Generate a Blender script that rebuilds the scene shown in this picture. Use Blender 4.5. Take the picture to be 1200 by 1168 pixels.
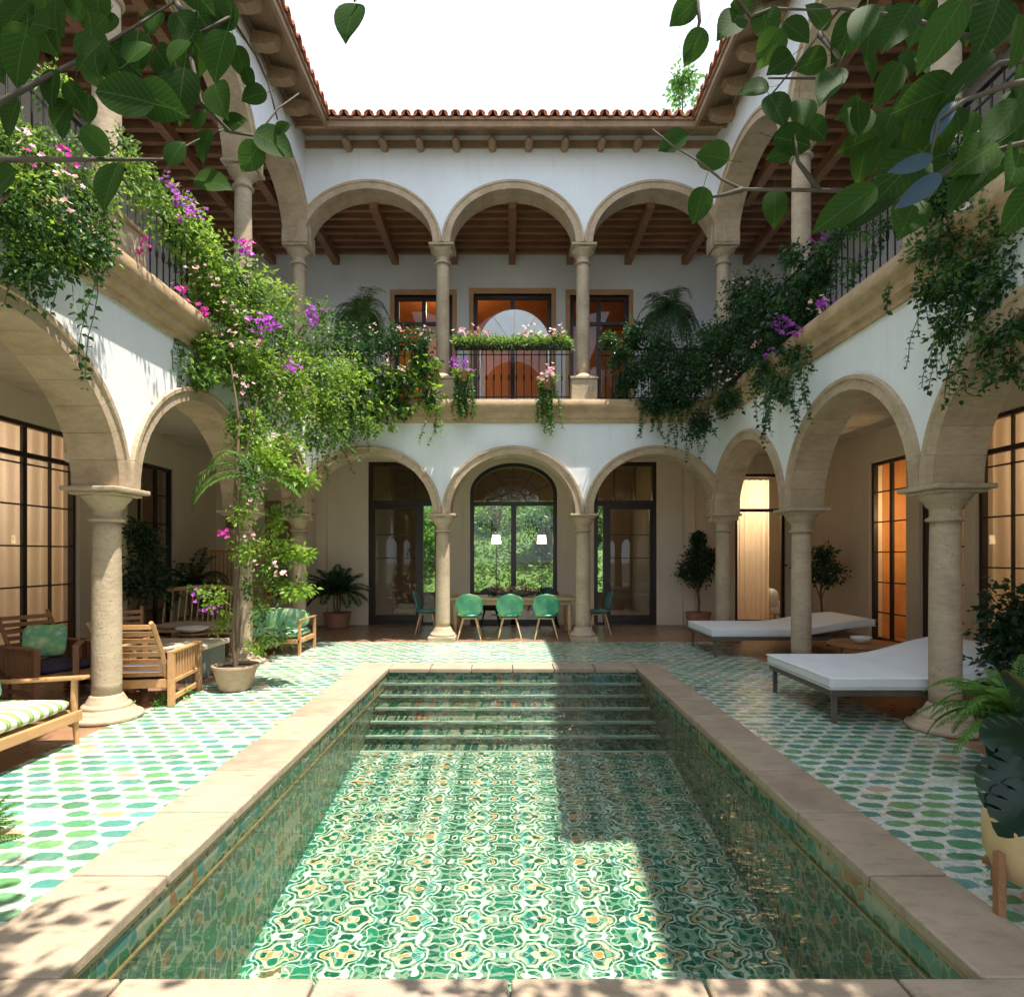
import bpy, bmesh, math, random
import numpy as np
from mathutils import Vector, Matrix

R = math.radians
rng = np.random.default_rng(7)
random.seed(7)
scene = bpy.context.scene
for o in list(bpy.data.objects):
    bpy.data.objects.remove(o)

# ------------------------------------------------------------------ camera
cam_d = bpy.data.cameras.new('camera'); cam = bpy.data.objects.new('camera', cam_d)
scene.collection.objects.link(cam); scene.camera = cam
cam.location = (0, 0, 1.6); cam.rotation_euler = (R(90), 0, 0)
cam_d.sensor_width = 36; cam_d.lens = 36 * 688 / 1200
cam_d.shift_x = 3 / 1200; cam_d.shift_y = 66 / 1200
cam_d.clip_end = 500; cam_d.clip_start = .05
# ------------------------------------------------------------------ sky and sun
SUND = Vector((-0.27, 0.17, -1.0)).normalized()      # direction the light travels
w = bpy.data.worlds.new('World'); scene.world = w; w.use_nodes = True
nt = w.node_tree; nt.nodes.clear()
sky = nt.nodes.new('ShaderNodeTexSky'); sky.sky_type = 'NISHITA'; sky.sun_disc = False
sky.sun_elevation = math.asin(-SUND.z)
sky.sun_rotation = math.atan2(-SUND.x, -SUND.y)
sky.air_density = 1.0; sky.dust_density = 3.0; sky.ozone_density = 1.0
bg = nt.nodes.new('ShaderNodeBackground'); bg.inputs['Strength'].default_value = 0.125
wo = nt.nodes.new('ShaderNodeOutputWorld')
# thin bright cloud veil over the blue
tc = nt.nodes.new('ShaderNodeTexCoord'); cn = nt.nodes.new('ShaderNodeTexNoise'); cn.inputs['Scale'].default_value = 2.2; cn.inputs['Detail'].default_value = 6
cr = nt.nodes.new('ShaderNodeValToRGB'); cr.color_ramp.elements[0].position = .25; cr.color_ramp.elements[0].color = (.45,.45,.45,1); cr.color_ramp.elements[1].position = .6; cr.color_ramp.elements[1].color = (.9,.9,.9,1)
cm = nt.nodes.new('ShaderNodeMix'); cm.data_type = 'RGBA'; cm.inputs[7].default_value = (6.0, 6.8, 7.7, 1)
nt.links.new(tc.outputs['Generated'], cn.inputs[0]); nt.links.new(cn.outputs[0], cr.inputs[0]); nt.links.new(cr.outputs[0], cm.inputs[0])
nt.links.new(sky.outputs[0], cm.inputs[6]); nt.links.new(cm.outputs[2], bg.inputs[0]); nt.links.new(bg.outputs[0], wo.inputs[0])
sun_d = bpy.data.lights.new('sun', 'SUN'); sun_d.energy = 5.0; sun_d.angle = R(.5); sun_d.color = (1, .93, .80)
sun = bpy.data.objects.new('sun', sun_d); scene.collection.objects.link(sun)
sun.rotation_euler = SUND.to_track_quat('-Z', 'Y').to_euler(); sun.location = (8, -6, 20)
# ------------------------------------------------------------------ exposure
vs = scene.view_settings
vs.view_transform = 'Standard'; vs.look = 'None'; vs.gamma = 1; vs.exposure = 1.1
scene.render.engine = 'CYCLES'
scene.cycles.max_bounces = 9; scene.cycles.diffuse_bounces = 5; scene.cycles.transparent_max_bounces = 16
scene.cycles.sample_clamp_indirect = 6; scene.cycles.caustics_reflective = False; scene.cycles.caustics_refractive = False

COL = scene.collection

def P(px, py, Y):
    return Vector(((px - 597) / 688 * Y, Y, 1.6 - (py - 650) / 688 * Y))

# ------------------------------------------------------------------ object helpers
def tag(o, label=None, cat=None, group=None, kind=None):
    if label: o['label'] = label
    if cat: o['category'] = cat
    if group: o['group'] = group
    if kind: o['kind'] = kind
    return o

def thing(name, loc, label, cat, group=None, rz=0):
    o = bpy.data.objects.new(name, None); COL.objects.link(o)
    o.location = loc; o.rotation_euler = (0, 0, rz); o.empty_display_size = .1
    return tag(o, label, cat, group)

def kids(o):
    return [c for c in bpy.data.objects if c.parent == o]

def copy_tree(o, parent=None):
    ch = kids(o)
    c = o.copy(); COL.objects.link(c)
    if parent: c.parent = parent
    for k in ch: copy_tree(k, c)
    return c

class MB:
    def __init__(s, F=None):
        s.v = []; s.f = []; s.M = None; s.F = F
    def add(s, vs_, fs):
        n = len(s.v)
        for p in vs_:
            if s.M is not None: p = s.M @ Vector(p)
            if s.F is not None: p = s.F(*p)
            s.v.append(tuple(p))
        s.f.extend([tuple(i + n for i in f) for f in fs])
        return s
    def box(s, x0, x1, y0, y1, z0, z1):
        return s.add([(x0,y0,z0),(x1,y0,z0),(x1,y1,z0),(x0,y1,z0),(x0,y0,z1),(x1,y0,z1),(x1,y1,z1),(x0,y1,z1)],
                     [(0,3,2,1),(4,5,6,7),(0,1,5,4),(1,2,6,5),(2,3,7,6),(3,0,4,7)])
    def bar(s, p0, p1, w, h, up=(0,0,1)):
        p0 = Vector(p0); p1 = Vector(p1); d = (p1 - p0).normalized()
        a = d.cross(Vector(up))
        if a.length < 1e-4: a = d.cross(Vector((1,0,0)))
        a.normalize(); b = a.cross(d).normalized()
        vs_ = []
        for p in (p0, p1):
            for i, j in ((-1,-1),(1,-1),(1,1),(-1,1)):
                vs_.append(p + a * (i*w/2) + b * (j*h/2))
        return s.add(vs_, [(0,1,2,3),(7,6,5,4),(0,4,5,1),(1,5,6,2),(2,6,7,3),(3,7,4,0)])
    def tube(s, pts, rs, n=8, caps=True):
        pts = [Vector(p) for p in pts]
        if not hasattr(rs, '__len__'): rs = [rs]*len(pts)
        vs_ = []; fs = []; ref = None
        for i, p in enumerate(pts):
            d = (pts[min(i+1, len(pts)-1)] - pts[max(i-1, 0)]).normalized()
            if ref is None:
                ref = Vector((0,0,1)) if abs(d.z) < .9 else Vector((1,0,0))
            a = (ref - d * ref.dot(d)).normalized(); b = d.cross(a); ref = a
            for k in range(n):
                t = 2*math.pi*k/n
                vs_.append(p + a*(rs[i]*math.cos(t)) + b*(rs[i]*math.sin(t)))
        for i in range(len(pts)-1):
            for k in range(n):
                fs.append((i*n+k, i*n+(k+1)%n, (i+1)*n+(k+1)%n, (i+1)*n+k))
        if caps:
            fs.append(tuple(range(n))[::-1]); fs.append(tuple((len(pts)-1)*n+k for k in range(n)))
        return s.add(vs_, fs)
    def lathe(s, cx, cy, prof, n=32, caps=True, sx=1, sy=1):
        vs_ = []; fs = []
        for r, z in prof:
            for k in range(n):
                t = 2*math.pi*k/n
                vs_.append((cx + r*math.cos(t)*sx, cy + r*math.sin(t)*sy, z))
        m = len(prof)
        for i in range(m-1):
            for k in range(n):
                fs.append((i*n+k, i*n+(k+1)%n, (i+1)*n+(k+1)%n, (i+1)*n+k))
        if caps:
            fs.append(tuple(range(n))[::-1]); fs.append(tuple((m-1)*n+k for k in range(n)))
        return s.add(vs_, fs)
    def surf(s, fn, nu, nv, closed_u=False):
        vs_ = [fn(i/(nu if closed_u else nu-1), j/(nv-1)) for j in range(nv) for i in range(nu)]
        fs = []
        for j in range(nv-1):
            for i in range(nu if closed_u else nu-1):
                fs.append((j*nu+i, j*nu+(i+1)%nu, (j+1)*nu+(i+1)%nu, (j+1)*nu+i))
        return s.add(vs_, fs)
    def pillow(s, c, size, M=None, e=.45, nu=28, nv=14):
        c = Vector(c)
        def sg(v, p): return math.copysign(abs(v)**p, v)
        def fn(u, v):
            a = 2*math.pi*u; b = math.pi*(v-.5)
            q = Vector((sg(math.cos(b), .6)*sg(math.cos(a), e)*size[0]/2, sg(math.cos(b), .6)*sg(math.sin(a), e)*size[1]/2, sg(math.sin(b), .8)*size[2]/2))
            if M is not None: q = M @ q
            return c + q
        return s.surf(fn, nu, nv, True)
    def build(s, name, mat, parent=None, world=False, smooth=None, bevel=0, seg=2, solid=0, sub=0):
        me = bpy.data.meshes.new(name)
        vv = s.v
        if world and parent is not None:
            L = parent.location; vv = [(a-L.x, b-L.y, c-L.z) for a, b, c in vv]
        me.from_pydata(vv, [], s.f); me.update()
        bm = bmesh.new(); bm.from_mesh(me)
        if len(bm.faces) < 60000: bmesh.ops.recalc_face_normals(bm, faces=bm.faces)
        bm.to_mesh(me); bm.free()
        if smooth is not None:
            me.shade_smooth()
            if smooth < 180: me.set_sharp_from_angle(angle=R(smooth))
        o = bpy.data.objects.new(name, me); COL.objects.link(o)
        me.materials.append(mat)
        if parent: o.parent = parent
        if solid:
            m = o.modifiers.new('solid', 'SOLIDIFY'); m.thickness = solid; m.offset = 0
        if sub:
            m = o.modifiers.new('sub', 'SUBSURF'); m.levels = sub; m.render_levels = sub
        if bevel:
            m = o.modifiers.new('bevel', 'BEVEL'); m.width = bevel; m.segments = seg; m.limit_method = 'ANGLE'; m.angle_limit = R(40)
        return o

# ------------------------------------------------------------------ material helpers
class NT:
    def __init__(s, name):
        s.mat = bpy.data.materials.new(name); s.mat.use_nodes = True
        s.t = s.mat.node_tree; s.b = s.t.nodes['Principled BSDF']; s.out = s.t.nodes['Material Output']
    def n(s, typ, **kw):
        nd = s.t.nodes.new(typ)
        for k, v in kw.items(): setattr(nd, k, v)
        return nd
    def l(s, a, b): s.t.links.new(a, b)
    def put(s, sock, v):
        if isinstance(v, (int, float)): sock.default_value = v
        elif isinstance(v, (tuple, list)): sock.default_value = tuple(v) + ((1,) if len(v) == 3 and sock.type == 'RGBA' else ())
        else: s.l(v, sock)
    def m(s, op, a, b=None, c=None):
        nd = s.n('ShaderNodeMath', operation=op); s.put(nd.inputs[0], a)
        if b is not None: s.put(nd.inputs[1], b)
        if c is not None: s.put(nd.inputs[2], c)
        return nd.outputs[0]
    def mix(s, f, a, b, mode='MIX'):
        nd = s.n('ShaderNodeMix', data_type='RGBA', blend_type=mode)
        s.put(nd.inputs[0], f); s.put(nd.inputs[6], a); s.put(nd.inputs[7], b)
        return nd.outputs[2]
    def noise(s, vec, scale, detail=4, rough=.55, out=0):
        nd = s.n('ShaderNodeTexNoise'); nd.inputs['Scale'].default_value = scale; nd.inputs['Detail'].default_value = detail
        nd.inputs['Roughness'].default_value = rough
        if vec is not None: s.l(vec, nd.inputs['Vector'])
        return nd.outputs[out]
    def ramp(s, f, stops, interp='LINEAR'):
        nd = s.n('ShaderNodeValToRGB'); nd.color_ramp.interpolation = interp
        e = nd.color_ramp.elements
        while len(e) < len(stops): e.new(.5)
        for i, (p, c) in enumerate(stops):
            e[i].position = p; e[i].color = tuple(c) + (1,)
        s.put(nd.inputs[0], f)
        return nd.outputs[0]
    def pos(s): return s.n('ShaderNodeNewGeometry').outputs['Position']
    def obj(s): return s.n('ShaderNodeTexCoord').outputs['Object']
    def sep(s, v):
        nd = s.n('ShaderNodeSeparateXYZ'); s.l(v, nd.inputs[0]); return nd.outputs
    def comb(s, x, y, z):
        nd = s.n('ShaderNodeCombineXYZ'); s.put(nd.inputs[0], x); s.put(nd.inputs[1], y); s.put(nd.inputs[2], z); return nd.outputs[0]
    def scale(s, v, k):
        nd = s.n('ShaderNodeVectorMath', operation='MULTIPLY'); s.l(v, nd.inputs[0]); nd.inputs[1].default_value = k; return nd.outputs[0]
    def bump(s, h, strength=.3, dist=.01):
        nd = s.n('ShaderNodeBump'); nd.inputs['Strength'].default_value = strength; nd.inputs['Distance'].default_value = dist
        s.l(h, nd.inputs['Height']); s.l(nd.outputs[0], s.b.inputs['Normal']); return nd.outputs[0]
    def schlick(s, f0, normal=None, ex=4.2):
        lw = s.n('ShaderNodeLayerWeight'); lw.inputs[0].default_value = .5
        if normal is not None: s.l(normal, lw.inputs['Normal'])
        return s.m('ADD', f0, s.m('MULTIPLY', s.m('POWER', lw.outputs['Facing'], ex), 1-f0))
    def set(s, col=None, rough=None, metal=None, spec=None):
        if col is not None: s.put(s.b.inputs['Base Color'], col)
        if rough is not None: s.put(s.b.inputs['Roughness'], rough)
        if metal is not None: s.b.inputs['Metallic'].default_value = metal
        if spec is not None: s.b.inputs['Specular IOR Level'].default_value = spec
        return s.mat

def mul(c, k): return tuple(x*k for x in c)

def mat_plain(name, col, rough=.5, metal=0, var=.15, scale=6, bump=.0, bscale=60, coords='obj'):
    t = NT(name); v = t.obj() if coords == 'obj' else t.pos()
    n = t.noise(v, scale)
    c = t.ramp(n, [(.3, mul(col, 1-var)), (.7, mul(col, 1+var))])
    if bump: t.bump(t.noise(v, bscale, 3), bump, .004)
    return t.set(c, rough, metal)

def mat_stucco(name, col, stain=(.62,.60,.55), amount=.5):
    t = NT(name); v = t.pos()
    n = t.noise(v, .9, 6, .6); n2 = t.noise(v, 5, 5, .6)
    c = t.ramp(n, [(.25, mul(col, .9)), (.6, col)])
    s_ = t.noise(t.scale(v, (3, 3, .45)), 1.6, 6, .65)
    c = t.mix(t.m('MULTIPLY', t.ramp(s_, [(.52, (0,0,0)), (.75, (1,1,1))]), amount), c, stain)
    s2 = t.noise(t.scale(v, (9, 9, .5)), 1.3, 5, .6)
    c = t.mix(t.m('MULTIPLY', t.ramp(s2, [(.60, (0,0,0)), (.74, (1,1,1))]), amount*.7), c, mul(stain, .8))
    h = t.m('ADD', t.m('MULTIPLY', n2, .8), t.m('MULTIPLY', t.noise(v, 70, 3), .25))
    t.bump(h, .35, .012)
    return t.set(c, .85, spec=.2)

def mat_stone(name, col, dark, pit=.5, world=True, scale=1.0):
    t = NT(name); v = t.pos()
    n = t.noise(v, 3*scale, 7, .62); n2 = t.noise(t.scale(v, (1, 1, 3)), 9*scale, 5, .6)
    c = t.ramp(n, [(.28, dark), (.55, col), (.8, mul(col, 1.2))])
    c = t.mix(.35, c, t.ramp(n2, [(.3, mul(dark, .9)), (.7, mul(col, 1.15))]))
    vo = t.n('ShaderNodeTexVoronoi'); vo.inputs['Scale'].default_value = 38*scale; t.l(v, vo.inputs['Vector'])
    pits = t.ramp(vo.outputs['Distance'], [(.08, (0,0,0)), (.3, (1,1,1))])
    msk = t.ramp(t.noise(v, 12*scale, 3), [(.48, (1,1,1)), (.6, (0,0,0))])
    pits = t.mix(msk, pits, (1,1,1))
    c = t.mix(t.m('MULTIPLY', t.m('SUBTRACT', 1, pits), pit), c, mul(dark, .45))
    h = t.m('ADD', t.m('MULTIPLY', pits, .5), t.noise(v, 30*scale, 5))
    rp = t.n('ShaderNodeNewGeometry').outputs['Random Per Island']
    c = t.mix(1, c, t.ramp(rp, [(0, (.88,.87,.85)), (1, (1.0,1.0,1.0))]), 'MULTIPLY')
    t.bump(h, .6, .008)
    return t.set(c, .8, spec=.25)

def mat_wood(name, a, b, scale=1, rough=.5, axis=0):
    t = NT(name); v = t.obj()
    k = [(1.2,14,14),(14,1.2,14),(14,14,1.2)][axis]
    vv = t.scale(v, mul(k, scale))
    n = t.noise(vv, 1.6, 6, .6); n2 = t.noise(v, 2.2, 3)
    c = t.ramp(n, [(.3, a), (.68, b)])
    c = t.mix(.35, c, t.ramp(n2, [(.3, mul(a, .7)), (.7, mul(b, 1.2))]))
    t.bump(n, .25, .004)
    return t.set(c, rough)

def mat_leaf(name, cols, trans=.35, rough=.42, tcol=None):
    t = NT(name)
    g = t.n('ShaderNodeNewGeometry')
    rnd = g.outputs['Random Per Island']
    n = len(cols)
    c = t.ramp(rnd, [(i/max(1, n-1), cols[i]) for i in range(n)])
    c = t.mix(.5, c, t.ramp(t.noise(g.outputs['Position'], 2.5, 3), [(.3, cols[0]), (.7, cols[-1])]))
    t.set(c, rough, spec=.3)
    tr = t.n('ShaderNodeBsdfTranslucent')
    hs = t.n('ShaderNodeHueSaturation'); hs.inputs['Value'].default_value = 1.7; hs.inputs['Hue'].default_value = .485
    t.l(c, hs.inputs['Color']); t.l(hs.outputs[0], tr.inputs[0])
    ms = t.n('ShaderNodeMixShader'); ms.inputs[0].default_value = trans
    t.l(t.b.outputs[0], ms.inputs[1]); t.l(tr.outputs[0], ms.inputs[2]); t.l(ms.outputs[0], t.out.inputs[0])
    return t.mat

def mat_glass(name, tint=(.93,.96,.94), ior=1.5, rough=.01, gl=(1,1,1)):
    t = NT(name); t.t.nodes.remove(t.b)
    tr = t.n('ShaderNodeBsdfTransparent'); tr.inputs[0].default_value = tint + (1,)
    gs = t.n('ShaderNodeBsdfGlossy'); gs.inputs['Roughness'].default_value = rough; gs.inputs[0].default_value = gl + (1,)
    fr = t.schlick(.045)
    bp = t.n('ShaderNodeBump'); bp.inputs['Strength'].default_value = .04; bp.inputs['Distance'].default_value = .02
    t.l(t.noise(t.pos(), 1.5, 2), bp.inputs['Height']); t.l(bp.outputs[0], gs.inputs['Normal'])
    ms = t.n('ShaderNodeMixShader')
    t.l(fr, ms.inputs[0]); t.l(tr.outputs[0], ms.inputs[1]); t.l(gs.outputs[0], ms.inputs[2]); t.l(ms.outputs[0], t.out.inputs[0])
    return t.mat

def mat_emit(name, col, s_):
    t = NT(name); t.set((.8,.8,.8)); t.b.inputs['Emission Color'].default_value = col + (1,); t.b.inputs['Emission Strength'].default_value = s_
    return t.mat

def mat_deck():
    t = NT('deck_tile'); v = t.pos()
    warp = t.n('ShaderNodeVectorMath', operation='MULTIPLY_ADD')
    t.l(t.noise(v, 14, 2, .5, 1), warp.inputs[0]); warp.inputs[1].default_value = (.045,.04,0); t.l(v, warp.inputs[2])
    x, y, z = t.sep(warp.outputs[0])[:3]
    u = t.m('DIVIDE', x, .212); w_ = t.m('DIVIDE', y, .128)
    row = t.m('FLOOR', w_); par = t.m('FLOORED_MODULO', row, 2)
    u2 = t.m('ADD', u, t.m('MULTIPLY', par, .5))
    cell = t.m('FLOOR', u2)
    fx = t.m('ABSOLUTE', t.m('SUBTRACT', t.m('FRACT', u2), .5)); fy = t.m('ABSOLUTE', t.m('SUBTRACT', t.m('FRACT', w_), .5))
    wn = t.n('ShaderNodeTexWhiteNoise', noise_dimensions='2D'); t.l(t.comb(cell, row, 0), wn.inputs['Vector'])
    r1 = wn.outputs['Value']; rc = t.sep(wn.outputs['Color'])
    wx = t.m('ADD', .35, t.m('MULTIPLY', rc[1], .13)); wy = t.m('ADD', .29, t.m('MULTIPLY', rc[2], .15))
    d = t.m('ADD', t.m('POWER', t.m('DIVIDE', fx, wx), 2.6), t.m('POWER', t.m('DIVIDE', fy, wy), 2.2))
    mask = t.ramp(d, [(.82, (1,1,1)), (1.0, (0,0,0))])
    colr = t.ramp(r1, [(0, (.012,.15,.09)), (.18, (.04,.24,.12)), (.34, (.02,.19,.17)), (.50, (.09,.28,.10)), (.62, (.02,.20,.22)), (.76, (.12,.30,.16)), (.84,(.08,.30,.34)), (.91, (.50,.28,.18)), (.95, (.30,.36,.30)), (.98, (.62,.60,.5))], 'CONSTANT')
    colr = t.mix(t.m('MULTIPLY', t.noise(v, 40, 3), .5), colr, mul((.25,.45,.25), 1))
    # small fragments between the big tiles
    u3 = t.m('MULTIPLY', t.m('ADD', u2, .5), 1.0)
    gx = t.m('ABSOLUTE', t.m('SUBTRACT', t.m('FRACT', u3), .5))
    sm = t.m('ADD', t.m('DIVIDE', gx, .15), t.m('DIVIDE', fy, .22))
    mask2 = t.ramp(sm, [(.8, (1,1,1)), (1.0, (0,0,0))])
    vo = t.n('ShaderNodeTexVoronoi'); vo.inputs['Scale'].default_value = 21; t.l(v, vo.inputs['Vector'])
    frag = t.ramp(t.sep(vo.outputs['Color'])[0], [(0, (.20,.42,.30)), (.3, (.72,.70,.62)), (.5, (.25,.46,.46)), (.62, (.74,.70,.62)), (.8, (.66,.38,.24)), (.9, (.28,.5,.3)), (.97, (.5,.2,.2))], 'CONSTANT')
    base = t.ramp(t.noise(v, 9, 5), [(.3, (.52,.56,.53)), (.6, (.72,.74,.69))])
    ve = t.n('ShaderNodeTexVoronoi', feature='DISTANCE_TO_EDGE'); ve.inputs['Scale'].default_value = 21; t.l(v, ve.inputs['Vector'])
    pas = t.ramp(t.sep(vo.outputs['Color'])[1], [(0, (.42,.54,.52)), (.2, (.66,.67,.61)), (.42, (.52,.60,.62)), (.58, (.34,.50,.44)), (.68, (.68,.66,.58)), (.84, (.62,.47,.36)), (.90, (.22,.42,.40))], 'CONSTANT')
    base = t.mix(t.m('MULTIPLY', t.ramp(ve.outputs['Distance'], [(.05, (0,0,0)), (.12, (1,1,1))]), .8), base, pas)
    c = t.mix(mask2, base, frag); c = t.mix(mask, c, colr)
    grime = t.ramp(t.noise(v, .7, 6), [(.3, (.8,.77,.7)), (.65, (1,1,1))])
    c = t.mix(1, c, grime, 'MULTIPLY')
    wear = t.ramp(t.noise(v, 3.2, 7, .7), [(.52, (0,0,0)), (.7, (1,1,1))])
    c = t.mix(t.m('MULTIPLY', wear, .4), c, (.50,.49,.42))
    ln = t.m('MINIMUM', t.m('PINGPONG', x, .45), t.m('PINGPONG', y, .31))
    c = t.mix(t.m('MULTIPLY', t.m('LESS_THAN', ln, .004), .6), c, (.22,.21,.18))
    t.bump(t.m('ADD', t.m('MULTIPLY', mask, .6), t.m('MULTIPLY', t.noise(v, 25, 3), .5)), .35, .004)
    return t.set(c, t.m('ADD', .10, t.m('MULTIPLY', t.noise(v, 5, 4), .34)), spec=.5)

def mat_pool(name, ax, P1=.52, P2=.46, dark=1.0):
    """ogee and star glazed tile pattern; ax picks the two world axes it is laid along"""
    t = NT(name); v = t.pos()
    warp = t.n('ShaderNodeVectorMath', operation='MULTIPLY_ADD')
    t.l(t.noise(v, 5, 3, .55, 1), warp.inputs[0]); k = .085; warp.inputs[1].default_value = (k,k,k); t.l(v, warp.inputs[2])
    xyz = t.sep(warp.outputs[0])
    a = t.m('MULTIPLY', t.m('DIVIDE', xyz[ax[0]], P1), math.pi); b = t.m('MULTIPLY', t.m('DIVIDE', xyz[ax[1]], P2), math.pi)
    g = t.m('MULTIPLY', t.m('SINE', a), t.m('SINE', b))
    g2 = t.m('MULTIPLY', t.m('COSINE', t.m('MULTIPLY', a, 2)), t.m('COSINE', t.m('MULTIPLY', b, 2)))
    g3 = t.m('COSINE', t.m('MULTIPLY', a, 4))
    h = t.m('ADD', t.m('ABSOLUTE', g), t.m('MULTIPLY', g2, .33))
    h = t.m('ADD', h, t.m('MULTIPLY', t.m('MULTIPLY', g3, t.m('COSINE', t.m('MULTIPLY', b, 3))), .14))
    m1 = t.ramp(h, [(.36, (0,0,0)), (.40, (1,1,1))]); m2 = t.ramp(h, [(.62, (0,0,0)), (.65, (1,1,1))]); m3 = t.ramp(h, [(.80, (0,0,0)), (.83, (1,1,1))])
    m0 = t.ramp(h, [(.02, (1,1,1)), (.10, (0,0,0))])
    vo = t.n('ShaderNodeTexVoronoi'); vo.inputs['Scale'].default_value = 9; t.l(v, vo.inputs['Vector'])
    rc = t.sep(vo.outputs['Color'])
    green = t.ramp(rc[0], [(0, mul((.005,.13,.065), dark)), (.3, mul((.01,.21,.10), dark)), (.6, mul((.01,.16,.11), dark)), (.85, mul((.04,.27,.15), dark))], 'CONSTANT')
    cream = t.ramp(rc[1], [(0, mul((.72,.70,.55), dark)), (.5, mul((.60,.66,.54), dark)), (.68, mul((.62,.46,.25), dark)), (.74, mul((.72,.68,.56), dark)), (.9, mul((.30,.52,.42), dark))], 'CONSTANT')
    oran = t.ramp(rc[2], [(0, mul((.65,.27,.08), dark)), (.35, mul((.72,.66,.5), dark)), (.6, mul((.60,.20,.14), dark)), (.72, mul((.08,.33,.25), dark))], 'CONSTANT')
    c = t.mix(m1, cream, green); c = t.mix(m2, c, cream); c = t.mix(m3, c, green); c = t.mix(m0, c, oran)
    bl = t.noise(v, 22, 3); c = t.mix(t.m('MULTIPLY', bl, .35), c, mul((.12,.36,.26), dark))
    t.bump(t.noise(v, 16, 3), .3, .006)
    return t.set(c, .2, spec=.5)

def mat_coping():
    t = NT('coping_stone'); v = t.pos(); g = t.n('ShaderNodeNewGeometry')
    r = t.ramp(g.outputs['Random Per Island'], [(0, (.28,.215,.16)), (.5, (.37,.29,.215)), (1, (.32,.265,.215))])
    n = t.noise(v, 2.2, 7, .65)
    c = t.mix(t.ramp(n, [(.35, (0,0,0)), (.7, (1,1,1))]), r, (.44,.345,.25))
    c = t.mix(t.m('MULTIPLY', t.ramp(t.noise(t.scale(v, (1, 3, 1)), 5, 6, .7), [(.5, (0,0,0)), (.68, (1,1,1))]), .6), c, (.22,.17,.13))
    vo = t.n('ShaderNodeTexVoronoi'); vo.inputs['Scale'].default_value = 60; t.l(v, vo.inputs['Vector'])
    p = t.ramp(vo.outputs['Distance'], [(.05, (0,0,0)), (.22, (1,1,1))])
    c = t.mix(t.m('MULTIPLY', t.m('SUBTRACT', 1, p), .5), c, (.14,.10,.07))
    t.bump(t.m('ADD', t.m('MULTIPLY', p, .3), t.noise(v, 18, 6, .7)), .55, .008)
    return t.set(c, t.m('ADD', .45, t.m('MULTIPLY', n, .35)), spec=.35)

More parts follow.
